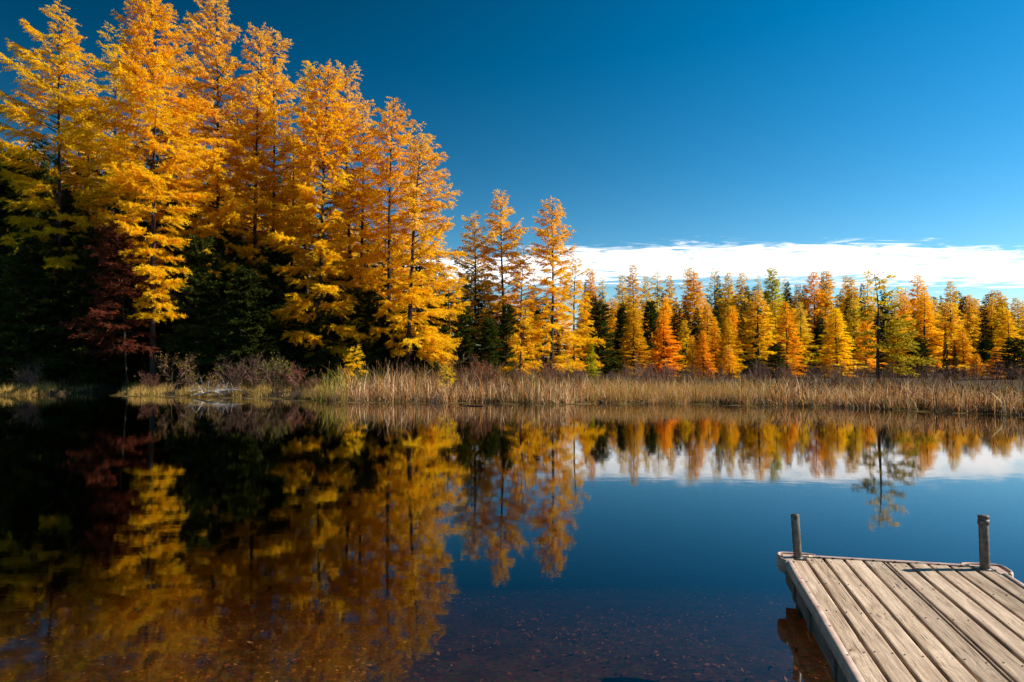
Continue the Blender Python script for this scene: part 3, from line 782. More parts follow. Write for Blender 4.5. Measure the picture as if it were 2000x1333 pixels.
# dark evergreens under and behind the left stand
EVG = [
    (20, 300, 45, 75, 'black green cedar filling the left edge under the far left larch'),
    (75, 330, 49, 70, 'tall dark cedar behind the far left larch'),
    (60, 470, 40.5, 60, 'shaded dark cedar beside the inlet, left of the rust red larch'),
    (140, 380, 44, 70, 'dark cedar under the far left larch'),
    (190, 450, 41.5, 55, 'dark cedar left behind the rust red larch'),
    (262, 400, 44, 60, 'dark cedar right behind the rust red larch'),
    (345, 400, 45, 65, 'dark cedar behind the low curtain of golden boughs'),
    (385, 470, 40, 55, 'green cedar right of the low curtain of golden boughs'),
    (445, 440, 43, 60, 'dark green cedar below the golden larch with the crooked limb'),
    (480, 530, 39, 52, 'brighter green cedar near the bank with sunlit sprays'),
    (540, 480, 43, 60, 'dark cedar below the close pair of golden larches'),
    (575, 540, 42.5, 45, 'dark cedar left of the broad golden larch'),
    (660, 520, 45, 60, 'dark cedar behind the broad golden larch'),
    (715, 570, 43, 50, 'dark cedar between the broad and the pointed larch'),
    (770, 610, 43.5, 45, 'low dark cedar behind the trunk of the pointed larch'),
    (825, 640, 43.5, 45, 'low dark cedar under the leaning larch'),
    (620, 620, 42, 40, 'low dark cedar behind the trunk of the broad golden larch'),
    (-40, 350, 44, 80, 'dark cedar just beyond the left edge'),
    (860, 640, 44.5, 36, 'low dark cedar right under the leaning larch boughs'),
]
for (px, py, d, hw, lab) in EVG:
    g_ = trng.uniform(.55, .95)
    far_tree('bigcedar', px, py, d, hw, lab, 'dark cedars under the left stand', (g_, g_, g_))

# back rows nothing in the photo tells apart
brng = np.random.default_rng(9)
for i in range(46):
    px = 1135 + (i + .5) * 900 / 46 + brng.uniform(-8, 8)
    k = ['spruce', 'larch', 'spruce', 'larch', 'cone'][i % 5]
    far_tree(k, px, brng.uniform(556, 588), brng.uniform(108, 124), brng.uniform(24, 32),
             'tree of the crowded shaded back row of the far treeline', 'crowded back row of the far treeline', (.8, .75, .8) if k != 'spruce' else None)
for i in range(34):
    px = -60 + i * 35 + brng.uniform(-10, 10)
    py = np.interp(px, [0, 300, 600, 850, 1150], [270, 240, 340, 500, 590]) + brng.uniform(-15, 40)
    far_tree('spruce' if i % 3 else 'larch', px, py, brng.uniform(52, 60), 62 if px < 850 else 40,
             'tree standing in the gloom behind the left stand', 'gloomy trees behind the left stand')

# ------------------------------------------------------------------ marsh: reeds, grass, weeds
def reed_mesh(name, x, y, h, w, C, rng, lean=0.25, segs=3):
    N = len(x)
    z = ground_z(x, y) - 0.03
    az = rng.uniform(0, 2 * pi, N); ln = np.abs(rng.normal(0, lean, N)) * h
    fa = rng.uniform(0, 2 * pi, N)
    side = np.stack([np.cos(fa), np.sin(fa), np.zeros(N)], 1)
    dr = np.stack([np.cos(az), np.sin(az), np.zeros(N)], 1)
    rows = []
    tw = rng.normal(0, .5, N)
    for k in range(segs + 1):
        t = k / segs
        c_ = np.stack([x, y, z + h * (t - 0.10 * (ln / h) * t ** 3 * 3)], 1) + dr * (ln * t ** 2.2)[:, None]
        ww = w * (1 - 0.85 * t) if k < segs else w * 0.12
        rows += [c_ - side * ww[:, None] * .5, c_ + side * ww[:, None] * .5]
    V = np.stack(rows, 1).reshape(-1, 3)
    K = 2 * (segs + 1)
    b0 = np.arange(N) * K
    F = np.concatenate([np.stack([b0 + 2 * k, b0 + 2 * k + 1, b0 + 2 * k + 3, b0 + 2 * k + 2], 1) for k in range(segs)])
    return mesh_np(name, V, F, M_REED, np.repeat(C, K, 0))


rr = np.random.default_rng(21)
def band(n, x0, x1, d0, d1, pw=1.6):
    x = rr.uniform(x0, x1, n)
    y = shore(x) + d0 + (d1 - d0) * rr.random(n) ** pw
    return x, y

pal = np.array([(0.66, 0.40, 0.20), (0.48, 0.22, 0.09), (0.15, 0.06, 0.028), (0.82, 0.62, 0.38), (0.34, 0.28, 0.045), (0.56, 0.27, 0.05)])
# cattails
x, y = band(21000, -8.6, 34, -0.15, 13.0, 1.7)
patch = np.sin(x * 1.3 + 0.4) + np.sin(x * 0.47 + y * 0.6) + np.sin(y * 1.1 - x * .6)
hole = np.sin(x * 2.9 + 1.3) * np.sin(x * 1.17) + .4 * np.sin(x * 7.1)
sel = ((patch + rr.normal(0, .8, len(x))) > -1.0) & ~((hole > .62) & (y < shore(x) + .9))
low = (x > 3.5) & (x < 9.0) & (y < shore(x) + 2.2)          # the low sedge lawn
sel &= ~(low & (rr.random(len(x)) < .85))
x, y = x[sel], y[sel]; N = len(x)
h = rr.uniform(0.55, 1.36, N) * (1 + .16 * np.sin(x * 3.7 + y * 1.9) + .10 * np.sin(x * 8.3)) * np.interp(x, [-8, -6, -3, 2, 6, 12, 30], [1.15, 1.15, 1.06, .86, .74, .76, .82]) * (0.9 + 0.1 * np.sin(x * 2.2 + y))
pt = np.sin(x * 1.1) * np.sin(x * .37 + 2) + .5 * np.sin(y * .8 + x * .3)
ci = rr.choice(6, N, p=[.18, .24, .26, .12, .08, .12])
ci = np.where((pt > .5) & (rr.random(N) < .4), 4, np.where((pt < -.5) & (rr.random(N) < .5), 2, ci))
grn = (np.abs(x + 8.0) < .7) & (rr.random(N) < .8)
ci[grn] = 4
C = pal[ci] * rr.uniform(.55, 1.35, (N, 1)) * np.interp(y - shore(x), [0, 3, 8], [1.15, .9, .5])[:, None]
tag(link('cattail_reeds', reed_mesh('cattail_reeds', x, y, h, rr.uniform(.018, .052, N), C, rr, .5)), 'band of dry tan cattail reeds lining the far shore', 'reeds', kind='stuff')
# brown seed heads on some of the stalks
k = rr.choice(N, 900, replace=False)
hx = x[k] + rr.normal(0, .08, 900); hy = y[k] + rr.normal(0, .05, 900); hz = ground_z(hx, hy) + h[k] * rr.uniform(.85, 1.08, 900)
mb = MB()
for a_, b_, c_ in zip(hx, hy, hz):
    tl = rr.normal(0, .03, 2)
    mb.tube([(a_ - tl[0] * 4, b_ - tl[1] * 4, c_ - .7), (a_, b_, c_)], [.004, .004], 3, c=(.35, .24, .13))
    mb.tube([(a_, b_, c_), (a_ + tl[0] * .2, b_, c_ + .02), (a_ + tl[0], b_ + tl[1], c_ + .15), (a_ + tl[0], b_ + tl[1], c_ + .165)], [.006, .016, .016, .004], 4, c=(.16, .075, .035))
tag(mb.build('seed_heads', M_REED), 'brown cattail seed heads standing among the reeds', 'seed heads', kind='stuff')
# broken and bent stalks
x, y = band(9500, -8.2, 30, -0.25, 4.0, 1.5); N = len(x)
C = pal[rr.choice(6, N, p=[.42, .2, .1, .28, 0, 0])] * rr.uniform(.8, 1.2, (N, 1))
tag(link('bent_reeds', reed_mesh('bent_reeds', x, y, rr.uniform(.35, .95, N), rr.uniform(.012, .028, N), C, rr, .95)), 'pale bent reed stalks leaning out at the front of the reed band', 'reeds', kind='stuff')
# fine sedge
x, y = band(30000, -8.2, 30, -0.2, 2.6, 1.2); N = len(x)
dn = (np.sin(x * .8 + 1) + np.sin(x * 2.3)) * .5
lawn = (x > 3.2) & (x < 9.6)
sel = lawn | (rr.random(N) < .45 + .3 * dn)
x, y, lawn = x[sel], y[sel], lawn[sel]; N = len(x)
gp = np.array([(0.62, 0.35, 0.09), (0.48, 0.28, 0.07), (0.24, 0.23, 0.035), (0.40, 0.17, 0.06)])
C = gp[rr.choice(4, N, p=[.36, .3, .22, .12])] * rr.uniform(.7, 1.2, (N, 1))
h = np.where(lawn, rr.uniform(.35, .75, N), rr.uniform(.2, .5, N))
tag(link('sedge_grass', reed_mesh('sedge_grass', x, y, h, rr.uniform(.008, .016, N), C, rr, .35, 2)), 'fine tan and green sedge at the foot of the reeds', 'sedge', kind='stuff')
# grass on the left bank
x, y = band(26000, -36, -7.6, -0.15, 2.2, 1.4)
tus = np.sin(x * 1.9) + .8 * np.sin(x * 4.7 + y) + .5 * np.sin(x * 0.7)
sel = (tus + rr.normal(0, .45, len(x))) > -.25
x, y, tus = x[sel], y[sel], tus[sel]; N = len(x)
gp = np.array([(0.70, 0.44, 0.15), (0.52, 0.34, 0.07), (0.26, 0.24, 0.04), (0.50, 0.22, 0.06)])
C = gp[rr.choice(4, N, p=[.4, .27, .2, .13])] * rr.uniform(.65, 1.2, (N, 1))
h = rr.uniform(.18, .5, N) * (0.8 + .22 * tus)
h = np.maximum(h, .1)
tag(link('bank_grass', reed_mesh('bank_grass', x, y, h, rr.uniform(.009, .02, N), C, rr, .45, 2)), 'golden green grass tussocks along the left bank', 'grass', kind='stuff')
# undergrowth below the stand
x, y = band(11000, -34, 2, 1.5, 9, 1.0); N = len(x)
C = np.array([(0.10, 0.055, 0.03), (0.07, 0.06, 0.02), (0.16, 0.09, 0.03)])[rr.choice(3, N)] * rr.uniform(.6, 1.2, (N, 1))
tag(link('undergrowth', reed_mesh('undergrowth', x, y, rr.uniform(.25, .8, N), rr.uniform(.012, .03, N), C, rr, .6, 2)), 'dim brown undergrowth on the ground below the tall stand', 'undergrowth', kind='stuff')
# floating mats of weed along the waterline
N = 2600
x = rr.uniform(-30, 16, N); off = np.abs(rr.normal(0, .55, N))
y = shore(x) - off + .05
dens_ = np.sin(x * .9) + np.sin(x * 2.7 + 1) + .4
sel = (dens_ + rr.normal(0, .7, N) > 0) & ~((x > -25) & (x < -21)); x, y = x[sel], y[sel]; N = len(x)
K = 8
th = np.linspace(0, 2 * pi, K, endpoint=False)[None, :] + rr.uniform(0, 1, (N, 1))
rx = rr.uniform(.05, .30, (N, 1)) * rr.uniform(.6, 1.2, (N, K)); ry = rx * .28
V = np.stack([x[:, None] + rx * np.cos(th), y[:, None] + ry * np.sin(th), np.full((N, K), .003) + rr.uniform(0, .012, (N, 1))], 2).reshape(-1, 3)
C = np.array([(0.30, 0.20, 0.07), (0.20, 0.17, 0.04), (0.38, 0.25, 0.12)])[rr.choice(3, N)] * rr.uniform(.5, 1.1, (N, 1))
tag(link('floating_weed', mesh_np('floating_weed', V, np.arange(N * K).reshape(N, K), M_REED, np.repeat(C, K, 0))), 'thin olive mats of weed floating along the shoreline', 'pond weed', kind='stuff')


# ------------------------------------------------------------------ shrubs and dead wood
def twiggy(seed, H, spread, stems, mat, leaf=None, nleaf=0, r=.014, depth=3):
    rng = np.random.default_rng(seed); mb = MB(); tips = []
    def grow(p, d, L, r_, lv):
        q = p + d * L * .5 + rng.normal(0, .05 * L, 3); e_ = p + d * L + np.array([0, 0, .08 * L])
        mb.tube([p, q, e_], [r_, r_ * .8, r_ * .55], 3)
        tips.append((q, e_))
        if lv:
            for _ in range(rng.integers(2, 5)):
                t = rng.uniform(.35, 1)
                nd = d + rng.normal(0, .45, 3); nd[2] += .1; nd /= np.linalg.norm(nd)
                grow(p + (e_ - p) * t, nd, L * rng.uniform(.45, .75), r_ * .6, lv - 1)
    for _ in range(stems):
        a_ = rng.uniform(0, 6.28); tl = rng.uniform(.1, spread)
        d = np.array([cos(a_) * tl, sin(a_) * tl, 1.0]); d /= np.linalg.norm(d)
        grow(np.array([rng.normal(0, .12), rng.normal(0, .12), -.05]), d, H * rng.uniform(.35, .6), r, depth)
    me = mb.mesh('stems', mat)
    lm = None
    if nleaf:
        k = rng.integers(0, len(tips), nleaf)
        A = np.array([t[0] for t in tips])[k]; B_ = np.array([t[1] for t in tips])[k]
        p = A + (B_ - A) * rng.random((nleaf, 1)) + rng.normal(0, .03, (nleaf, 3))
        V, F = blades(p, rng.normal(size=(nleaf, 3)), rng.uniform(.04, .1, nleaf), rng.uniform(.02, .05, nleaf), rng)
        cc = np.array(leaf[0]) + (np.array(leaf[1]) - np.array(leaf[0])) * rng.random((nleaf, 1))
        lm = mesh_np('leaves', V, F, M_REED, np.repeat(cc, 3, 0))
    return me, lm


def shrub(seed, px, off, H, label, cat='shrub', mat=None, leaf=None, nleaf=0, spread=.8, stems=10, name='bare_shrub', group=None, depth=3):
    d = 33.0
    for _ in range(6):
        X = (px - 1000) / FPX * d; d = float(shore(X)) + off
    g = float(ground_z(X, d))
    e_ = bpy.data.objects.new(name, None); col.objects.link(e_); e_.location = (X, d, g)
    me, lm = twiggy(seed, H, spread, stems, mat or M_TWIG, leaf, nleaf, depth=depth)
    link('stems', me, e_)
    if lm: link('leaves', lm, e_)
    tag(e_, label, cat, group)


YL = ((.45, .28, .05), (.30, .22, .04)); RD = ((.22, .05, .03), (.40, .14, .05)); GR = ((.10, .12, .02), (.30, .26, .04))
GS = 'shrubs along the left bank'
shrub(1, 30, .9, 1.7, 'bare brown shrub with a few yellow leaves at the left edge of the bank', leaf=YL, nleaf=90, group=GS)
shrub(2, 62, 1.3, 1.5, 'bare purplish shrub second from the left edge of the bank', leaf=RD, nleaf=120, group=GS)
shrub(3, 105, 1.0, 1.2, 'low bare shrub above the grassy point left of the inlet', group=GS, stems=7)
shrub(4, 335, 1.2, 2.3, 'tall thin shrub with small yellow leaves right of the rust red larch', leaf=YL, nleaf=260, group=GS, stems=8)
shrub(5, 372, .8, 1.3, 'low shrub with greenish leaves left of the pale fallen branches', leaf=GR, nleaf=200, group=GS)
shrub(6, 300, .9, 1.1, 'low orange brown shrub at the foot of the rust red larch', leaf=RD, nleaf=260, group=GS)
shrub(7, 462, 1.0, 1.9, 'wide leafless grey brown shrub right of the pale fallen branches', group=GS, stems=16, spread=1.0)
shrub(8, 500, 1.4, 2.0, 'tall leafless shrub behind the wide grey brown one', group=GS, stems=14)
shrub(9, 540, .9, 1.9, 'olive leafed shrub in the middle of the bank', leaf=GR, nleaf=900, group=GS, stems=14)
shrub(10, 575, 1.2, 1.5, 'reddish shrub between the olive shrub and the reeds', leaf=RD, nleaf=360, group=GS, stems=12)
shrub(11, 602, .9, 1.2, 'small brown shrub touching the left end of the reeds', leaf=RD, nleaf=120, group=GS)
shrub(12, 420, .9, 1.0, 'low shrub with yellow leaves behind the pale fallen branches', leaf=YL, nleaf=200, group=GS)
shrub(13, 880, 4.5, 1.9, 'rusty shrub behind the reeds below the dark cedars', leaf=RD, nleaf=500, group='shrubs behind the reeds', stems=12)
shrub(14, 945, 4.5, 1.8, 'orange brown shrub behind the reeds left of the young orange larch', leaf=((.45, .15, .03), (.3, .1, .03)), nleaf=700, group='shrubs behind the reeds', stems=12)
shrub(15, 1080, 5.0, 1.7, 'brown shrub behind the reeds below the golden gap larch', leaf=RD, nleaf=300, group='shrubs behind the reeds', stems=12)
# leafless thicket at the back of the reeds
tk = MB(); trg = np.random.default_rng(63)
base_m = []
for s in range(4):
    me, _ = twiggy(200 + s, 1.7, .6, 7, M_TWIG, depth=2, r=.012)
    vv = np.empty(len(me.vertices) * 3, np.float32); me.vertices.foreach_get('co', vv)
    ff = np.empty(len(me.loops), np.int32); me.loops.foreach_get('vertex_index', ff)
    base_m.append((vv.reshape(-1, 3), ff.reshape(-1, 4)))
    bpy.data.meshes.remove(me)
for _ in range(120):
    px = trg.uniform(900, 2010); d = trg.uniform(35.5, 52)
    X = (px - 1000) / FPX * d
    v, f = base_m[trg.integers(4)]
    a_ = trg.uniform(0, 6.28); s_ = trg.uniform(.7, 1.1)
    vx = np.stack([v[:, 0] * cos(a_) - v[:, 1] * sin(a_), v[:, 0] * sin(a_) + v[:, 1] * cos(a_), v[:, 2]], 1) * s_ + [X, d, float(ground_z(X, d))]
    tk.add(vx, f)
tag(tk.build('thicket', M_TWIG), 'leafless rusty brown thicket between the reeds and the far trees', 'thicket', kind='stuff')

# pale fallen branches at the waterline
M_DEAD = mat_bark('dead_wood', (.30, .25, .21), (.55, .48, .41))
rng = np.random.default_rng(8)
Xb, Yb = -14.6, float(shore(-14.6)) - .15
e_ = bpy.data.objects.new('fallen_branches', None); col.objects.link(e_); e_.location = (Xb, Yb, .02)
tag(e_, 'tangle of bleached fallen branches hanging over the water at the left bank', 'dead branches')
mb = MB(); mb.tube([(-.9, .1, .06), (-.2, 0, .22), (.9, .15, .34), (1.4, .3, .3)], [.035, .05, .045, .02], 6)
mb.build('limb', M_DEAD, e_, smooth=True)
mb = MB()
for i in range(70):
    p = np.array([rng.uniform(-1.0, 1.2), rng.normal(0, .15), rng.uniform(.08, .4)])
    d = np.array([rng.normal(0, .7), rng.normal(0, .4), abs(rng.normal(.3, .4))]); d /= np.linalg.norm(d)
    L_ = rng.uniform(.25, .75)
    mb.tube([p, p + d * L_ * .5 + rng.normal(0, .04, 3), p + d * L_], [.012, .009, .004], 3)
tw = mb.build('twigs', M_DEAD, e_); tw['kind'] = 'stuff'
# floating stick
mb = MB(); c0 = P(925, 801, 24.4)
mb.tube([(-.45, .25, .03), (-.1, .05, .02), (.3, -.15, .012), (.42, -.2, .0)], [.012, .02, .028, .012], 6)
o = mb.build('floating_stick', M_BARK, smooth=True, loc=(-1.5, 27.0, .0)); tag(o, 'dark stick floating just off the reeds', 'stick')
mb = MB()
mb.tube([(0, 0, .0), (.3, .1, .25), (.65, .1, .55)], [.018, .015, .008], 5); mb.tube([(.3, .1, .25), (.2, .1, .5)], [.01, .005], 4)
o = mb.build('leaning_branch', M_DEAD, smooth=True, loc=(-3.4, 29.3, 0)); tag(o, 'pale bare branch leaning out of the reeds into the water', 'branch')

# ------------------------------------------------------------------ dock
def mat_wood(name, c_lo, c_hi, dark, pink=0.0):
    m, n, l = new_mat(name)
    tc_ = n.new('ShaderNodeTexCoord'); oi = n.new('ShaderNodeObjectInfo')
    off = n.new('ShaderNodeVectorMath'); off.operation = 'SCALE'
    cbx = n.new('ShaderNodeCombineXYZ'); cbx.inputs[0].default_value = 3.1; cbx.inputs[1].default_value = 17.3; cbx.inputs[2].default_value = 9.7
    l.new(cbx.outputs[0], off.inputs[0]); l.new(oi.outputs['Random'], off.inputs['Scale'])
    ad = n.new('ShaderNodeVectorMath'); l.new(tc_.outputs['Object'], ad.inputs[0]); l.new(off.outputs[0], ad.inputs[1])
    # knots bend the grain
    kv = n.new('ShaderNodeMapping'); kv.inputs['Scale'].default_value = (5.5, 1.7, 1)
    l.new(ad.outputs[0], kv.inputs[0])
    vo = n.new('ShaderNodeTexVoronoi'); vo.inputs['Scale'].default_value = 1.0; vo.inputs['Randomness'].default_value = 1.0
    l.new(kv.outputs[0], vo.inputs['Vector'])
    kn = n.new('ShaderNodeMapRange'); kn.interpolation_type = 'SMOOTHSTEP'; l.new(vo.outputs['Distance'], kn.inputs['Value'])
    kn.inputs['From Min'].default_value = 0.0; kn.inputs['From Max'].default_value = 0.38; kn.inputs['To Min'].default_value = 1; kn.inputs['To Max'].default_value = 0
    g1 = n.new('ShaderNodeMapping'); g1.inputs['Scale'].default_value = (30, 1.6, 8)
    l.new(ad.outputs[0], g1.inputs[0])
    bend = n.new('ShaderNodeVectorMath'); bend.operation = 'MULTIPLY_ADD'
    cc = n.new('ShaderNodeCombineXYZ'); l.new(kn.outputs[0], cc.inputs[0])
    l.new(cc.outputs[0], bend.inputs[0]); bend.inputs[1].default_value = (2.6, 0, 0); l.new(g1.outputs[0], bend.inputs[2])
    gn = n.new('ShaderNodeTexNoise'); gn.inputs['Scale'].default_value = 1.0; gn.inputs['Detail'].default_value = 5; gn.inputs['Roughness'].default_value = .6; gn.inputs['Distortion'].default_value = .5
    l.new(bend.outputs[0], gn.inputs['Vector'])
    f2 = n.new('ShaderNodeMapping'); f2.inputs['Scale'].default_value = (150, 5, 30); l.new(ad.outputs[0], f2.inputs[0])
    fn = n.new('ShaderNodeTexNoise'); fn.inputs['Scale'].default_value = 1.0; fn.inputs['Detail'].default_value = 4; l.new(f2.outputs[0], fn.inputs['Vector'])
    bn = n.new('ShaderNodeTexNoise'); bn.inputs['Scale'].default_value = 2.2; bn.inputs['Detail'].default_value = 4; l.new(ad.outputs[0], bn.inputs['Vector'])
    r1 = n.new('ShaderNodeValToRGB')
    r1.color_ramp.elements[0].position = .30; r1.color_ramp.elements[0].color = (*c_lo, 1)
    r1.color_ramp.elements[1].position = .62; r1.color_ramp.elements[1].color = (*c_hi, 1)
    l.new(gn.outputs['Fac'], r1.inputs[0])
    sn_ = n.new('ShaderNodeMapping'); sn_.inputs['Scale'].default_value = (260, 4, 60); l.new(ad.outputs[0], sn_.inputs[0])
    st = n.new('ShaderNodeTexNoise'); st.inputs['Scale'].default_value = 1.0; st.inputs['Detail'].default_value = 3; l.new(sn_.outputs[0], st.inputs['Vector'])
    sm = n.new('ShaderNodeMapRange'); l.new(st.outputs['Fac'], sm.inputs['Value']); sm.inputs['From Min'].default_value = .3; sm.inputs['From Max'].default_value = .7; sm.inputs['To Min'].default_value = .68; sm.inputs['To Max'].default_value = 1.15
    ss = n.new('ShaderNodeVectorMath'); ss.operation = 'SCALE'; l.new(r1.outputs[0], ss.inputs[0]); l.new(sm.outputs[0], ss.inputs['Scale'])
    cg = n.new('ShaderNodeMath'); cg.operation = 'MULTIPLY'; l.new(gn.outputs['Fac'], cg.inputs[0]); cg.inputs[1].default_value = 17
    cf = n.new('ShaderNodeMath'); cf.operation = 'FRACT'; l.new(cg.outputs[0], cf.inputs[0])
    cm_ = n.new('ShaderNodeMapRange'); l.new(cf.outputs[0], cm_.inputs['Value']); cm_.inputs['From Min'].default_value = .0; cm_.inputs['From Max'].default_value = .30; cm_.inputs['To Min'].default_value = .62; cm_.inputs['To Max'].default_value = 1.0
    s2 = n.new('ShaderNodeVectorMath'); s2.operation = 'SCALE'; l.new(ss.outputs[0], s2.inputs[0]); l.new(cm_.outputs[0], s2.inputs['Scale'])
    ss = s2
    # weathered blotches
    mx = n.new('ShaderNodeMix'); mx.data_type = 'RGBA'; mx.blend_type = 'MULTIPLY'
    mr = n.new('ShaderNodeMapRange'); l.new(bn.outputs['Fac'], mr.inputs['Value']); mr.inputs['From Min'].default_value = .4; mr.inputs['From Max'].default_value = .75; mr.inputs['To Max'].default_value = .55
    l.new(mr.outputs[0], mx.inputs[0]); l.new(ss.outputs[0], mx.inputs[6]); mx.inputs[7].default_value = (.66, .60, .52, 1)
    # fine dark fissures
    fr_ = n.new('ShaderNodeMapRange'); l.new(fn.outputs['Fac'], fr_.inputs['Value']); fr_.inputs['From Min'].default_value = .42; fr_.inputs['From Max'].default_value = .30
    fb = n.new('ShaderNodeMath'); fb.operation = 'MULTIPLY'; l.new(fr_.outputs[0], fb.inputs[0])
    gate = n.new('ShaderNodeMapRange'); l.new(bn.outputs['Fac'], gate.inputs['Value']); gate.inputs['From Min'].default_value = .42; gate.inputs['From Max'].default_value = .6; gate.inputs['To Min'].default_value = .15
    l.new(gate.outputs[0], fb.inputs[1])
    m2 = n.new('ShaderNodeMix'); m2.data_type = 'RGBA'; l.new(fb.outputs[0], m2.inputs[0]); l.new(mx.outputs[2], m2.inputs[6]); m2.inputs[7].default_value = (*dark, 1)
    # knot hearts
    kh = n.new('ShaderNodeMapRange'); kh.interpolation_type = 'SMOOTHSTEP'; l.new(vo.outputs['Distance'], kh.inputs['Value'])
    kh.inputs['From Min'].default_value = .02; kh.inputs['From Max'].default_value = .10; kh.inputs['To Min'].default_value = .75; kh.inputs['To Max'].default_value = 0
    m3 = n.new('ShaderNodeMix'); m3.data_type = 'RGBA'; l.new(kh.outputs[0], m3.inputs[0]); l.new(m2.outputs[2], m3.inputs[6]); m3.inputs[7].default_value = (*dark, 1)
    # each board a little different
    tv = n.new('ShaderNodeMapRange'); l.new(oi.outputs['Random'], tv.inputs['Value']); tv.inputs['To Min'].default_value = .76; tv.inputs['To Max'].default_value = 1.1
    m4 = n.new('ShaderNodeVectorMath'); m4.operation = 'SCALE'; l.new(m3.outputs[2], m4.inputs[0]); l.new(tv.outputs[0], m4.inputs['Scale'])
    b = n.new('ShaderNodeBsdfPrincipled'); b.inputs['Roughness'].default_value = .85; b.inputs['Specular IOR Level'].default_value = .2
    l.new(m4.outputs[0], b.inputs['Base Color'])
    hs = n.new('ShaderNodeMath'); hs.operation = 'MULTIPLY_ADD'; l.new(fb.outputs[0], hs.inputs[0]); hs.inputs[1].default_value = -1.2; l.new(gn.outputs['Fac'], hs.inputs[2])
    bp = n.new('ShaderNodeBump'); bp.inputs['Strength'].default_value = .7; bp.inputs['Distance'].default_value = .004
    l.new(hs.outputs[0], bp.inputs['Height']); l.new(bp.outputs[0], b.inputs['Normal'])
    o = n.new('ShaderNodeOutputMaterial'); l.new(b.outputs[0], o.inputs[0])
    return m


def mat_plain(name, c1, c2, rough, metal=0.0, scale=12.0, bump=.2):
    m, n, l = new_mat(name)
    tc_ = n.new('ShaderNodeTexCoord')
    ns = n.new('ShaderNodeTexNoise'); ns.inputs['Scale'].default_value = scale; ns.inputs['Detail'].default_value = 6; ns.inputs['Roughness'].default_value = .65
    l.new(tc_.outputs['Object'], ns.inputs['Vector'])
    cr = n.new('ShaderNodeValToRGB')
    cr.color_ramp.elements[0].position = .35; cr.color_ramp.elements[0].color = (*c1, 1)
    cr.color_ramp.elements[1].position = .68; cr.color_ramp.elements[1].color = (*c2, 1)
    l.new(ns.outputs['Fac'], cr.inputs[0])
    b = n.new('ShaderNodeBsdfPrincipled'); b.inputs['Roughness'].default_value = rough; b.inputs['Metallic'].default_value = metal
    l.new(cr.outputs[0], b.inputs['Base Color'])
    bp = n.new('ShaderNodeBump'); bp.inputs['Strength'].default_value = bump; bp.inputs['Distance'].default_value = .003
    l.new(ns.outputs['Fac'], bp.inputs['Height']); l.new(bp.outputs[0], b.inputs['Normal'])
    o = n.new('ShaderNodeOutputMaterial'); l.new(b.outputs[0], o.inputs[0])
    return m


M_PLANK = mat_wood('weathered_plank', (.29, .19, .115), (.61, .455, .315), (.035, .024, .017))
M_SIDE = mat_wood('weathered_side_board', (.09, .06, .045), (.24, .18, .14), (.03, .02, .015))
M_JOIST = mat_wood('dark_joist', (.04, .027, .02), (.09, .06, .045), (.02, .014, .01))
M_VINYL = mat_plain('tan_edge_bumper', (.30, .19, .135), (.47, .335, .25), .65, 0, 11, .5)
M_STEEL = mat_plain('galvanised_steel', (.055, .043, .033), (.17, .145, .12), .5, .55, 30, .3)
M_NAIL = mat_plain('rusty_screw', (.03, .018, .012), (.07, .04, .025), .7, .3)

DECK = 0.28
ANG = R(12.9)
corner = P(1531, 1085, 1.0); tsc = (CAMZ - DECK) / (CAMZ - corner[2])
corner = np.array([corner[0] * tsc, tsc, DECK])
dock = bpy.data.objects.new('dock', None); col.objects.link(dock)
dock.location = corner; dock.rotation_euler = (0, 0, -ANG)
tag(dock, 'weathered wooden plank dock reaching into the lake with two steel pipe posts', 'dock')
# local: x to the right across the dock, y along it (0 = far end, negative towards the camera), z 0 = deck top
DW, DL = 1.385, 5.4
prng = random.Random(4)


def plank_mesh(w, L, seed):
    """a worn board: rounded long edges, slightly uneven ends and cupping"""
    r = random.Random(seed)
    prof = [(0, -.036), (0, -.006), (.003, -.002), (.010, 0), (w * .5, -.0012), (w - .010, 0), (w - .003, -.002), (w, -.006), (w, -.036)]
    ysn = [0, -.004, -.4, -.9, -1.5, -2.2, -3.2, -4.2, -L]
    V, F = [], []
    k = len(prof)
    for j, yy in enumerate(ysn):
        wob = r.uniform(-.0018, .0018); zw = r.uniform(-.0015, .0015)
        dz_ = -.003 if j == 0 else 0
        for (a, b_) in prof:
            V.append((a + wob, yy, b_ + zw + (dz_ if b_ > -.01 else 0)))
    for j in range(len(ysn) - 1):
        for i in range(k - 1):
            F.append((j * k + i, j * k + i + 1, (j + 1) * k + i + 1, (j + 1) * k + i))
        F.append((j * k + k - 1, j * k, (j + 1) * k, (j + 1) * k + k - 1))
    me = bpy.data.meshes.new('plank')
    F.append(tuple(range(k))[::-1]); F.append(tuple((len(ysn) - 1) * k + i for i in range(k)))
    me.from_pydata(V, [], F); me.update(); me.materials.append(M_PLANK)
    return me


edges = [.030, .134, .147, .262, .276, .398, .411, .526, .540, .661, .668, .684, .693, .816, .830, .943, .957, 1.076, 1.090, 1.219, 1.233, 1.350]
GAPS = 0
for i in range(0, len(edges), 2):
    a, b_ = edges[i], edges[i + 1]
    me = plank_mesh(b_ - a - .003, DL, i)
    o = link('plank', me, dock, (a + .0015, -.012 - prng.uniform(0, .006), prng.uniform(-.002, .002)))
    if b_ - a < .05: o['label'] = 'narrow filler strip between two wide boards'
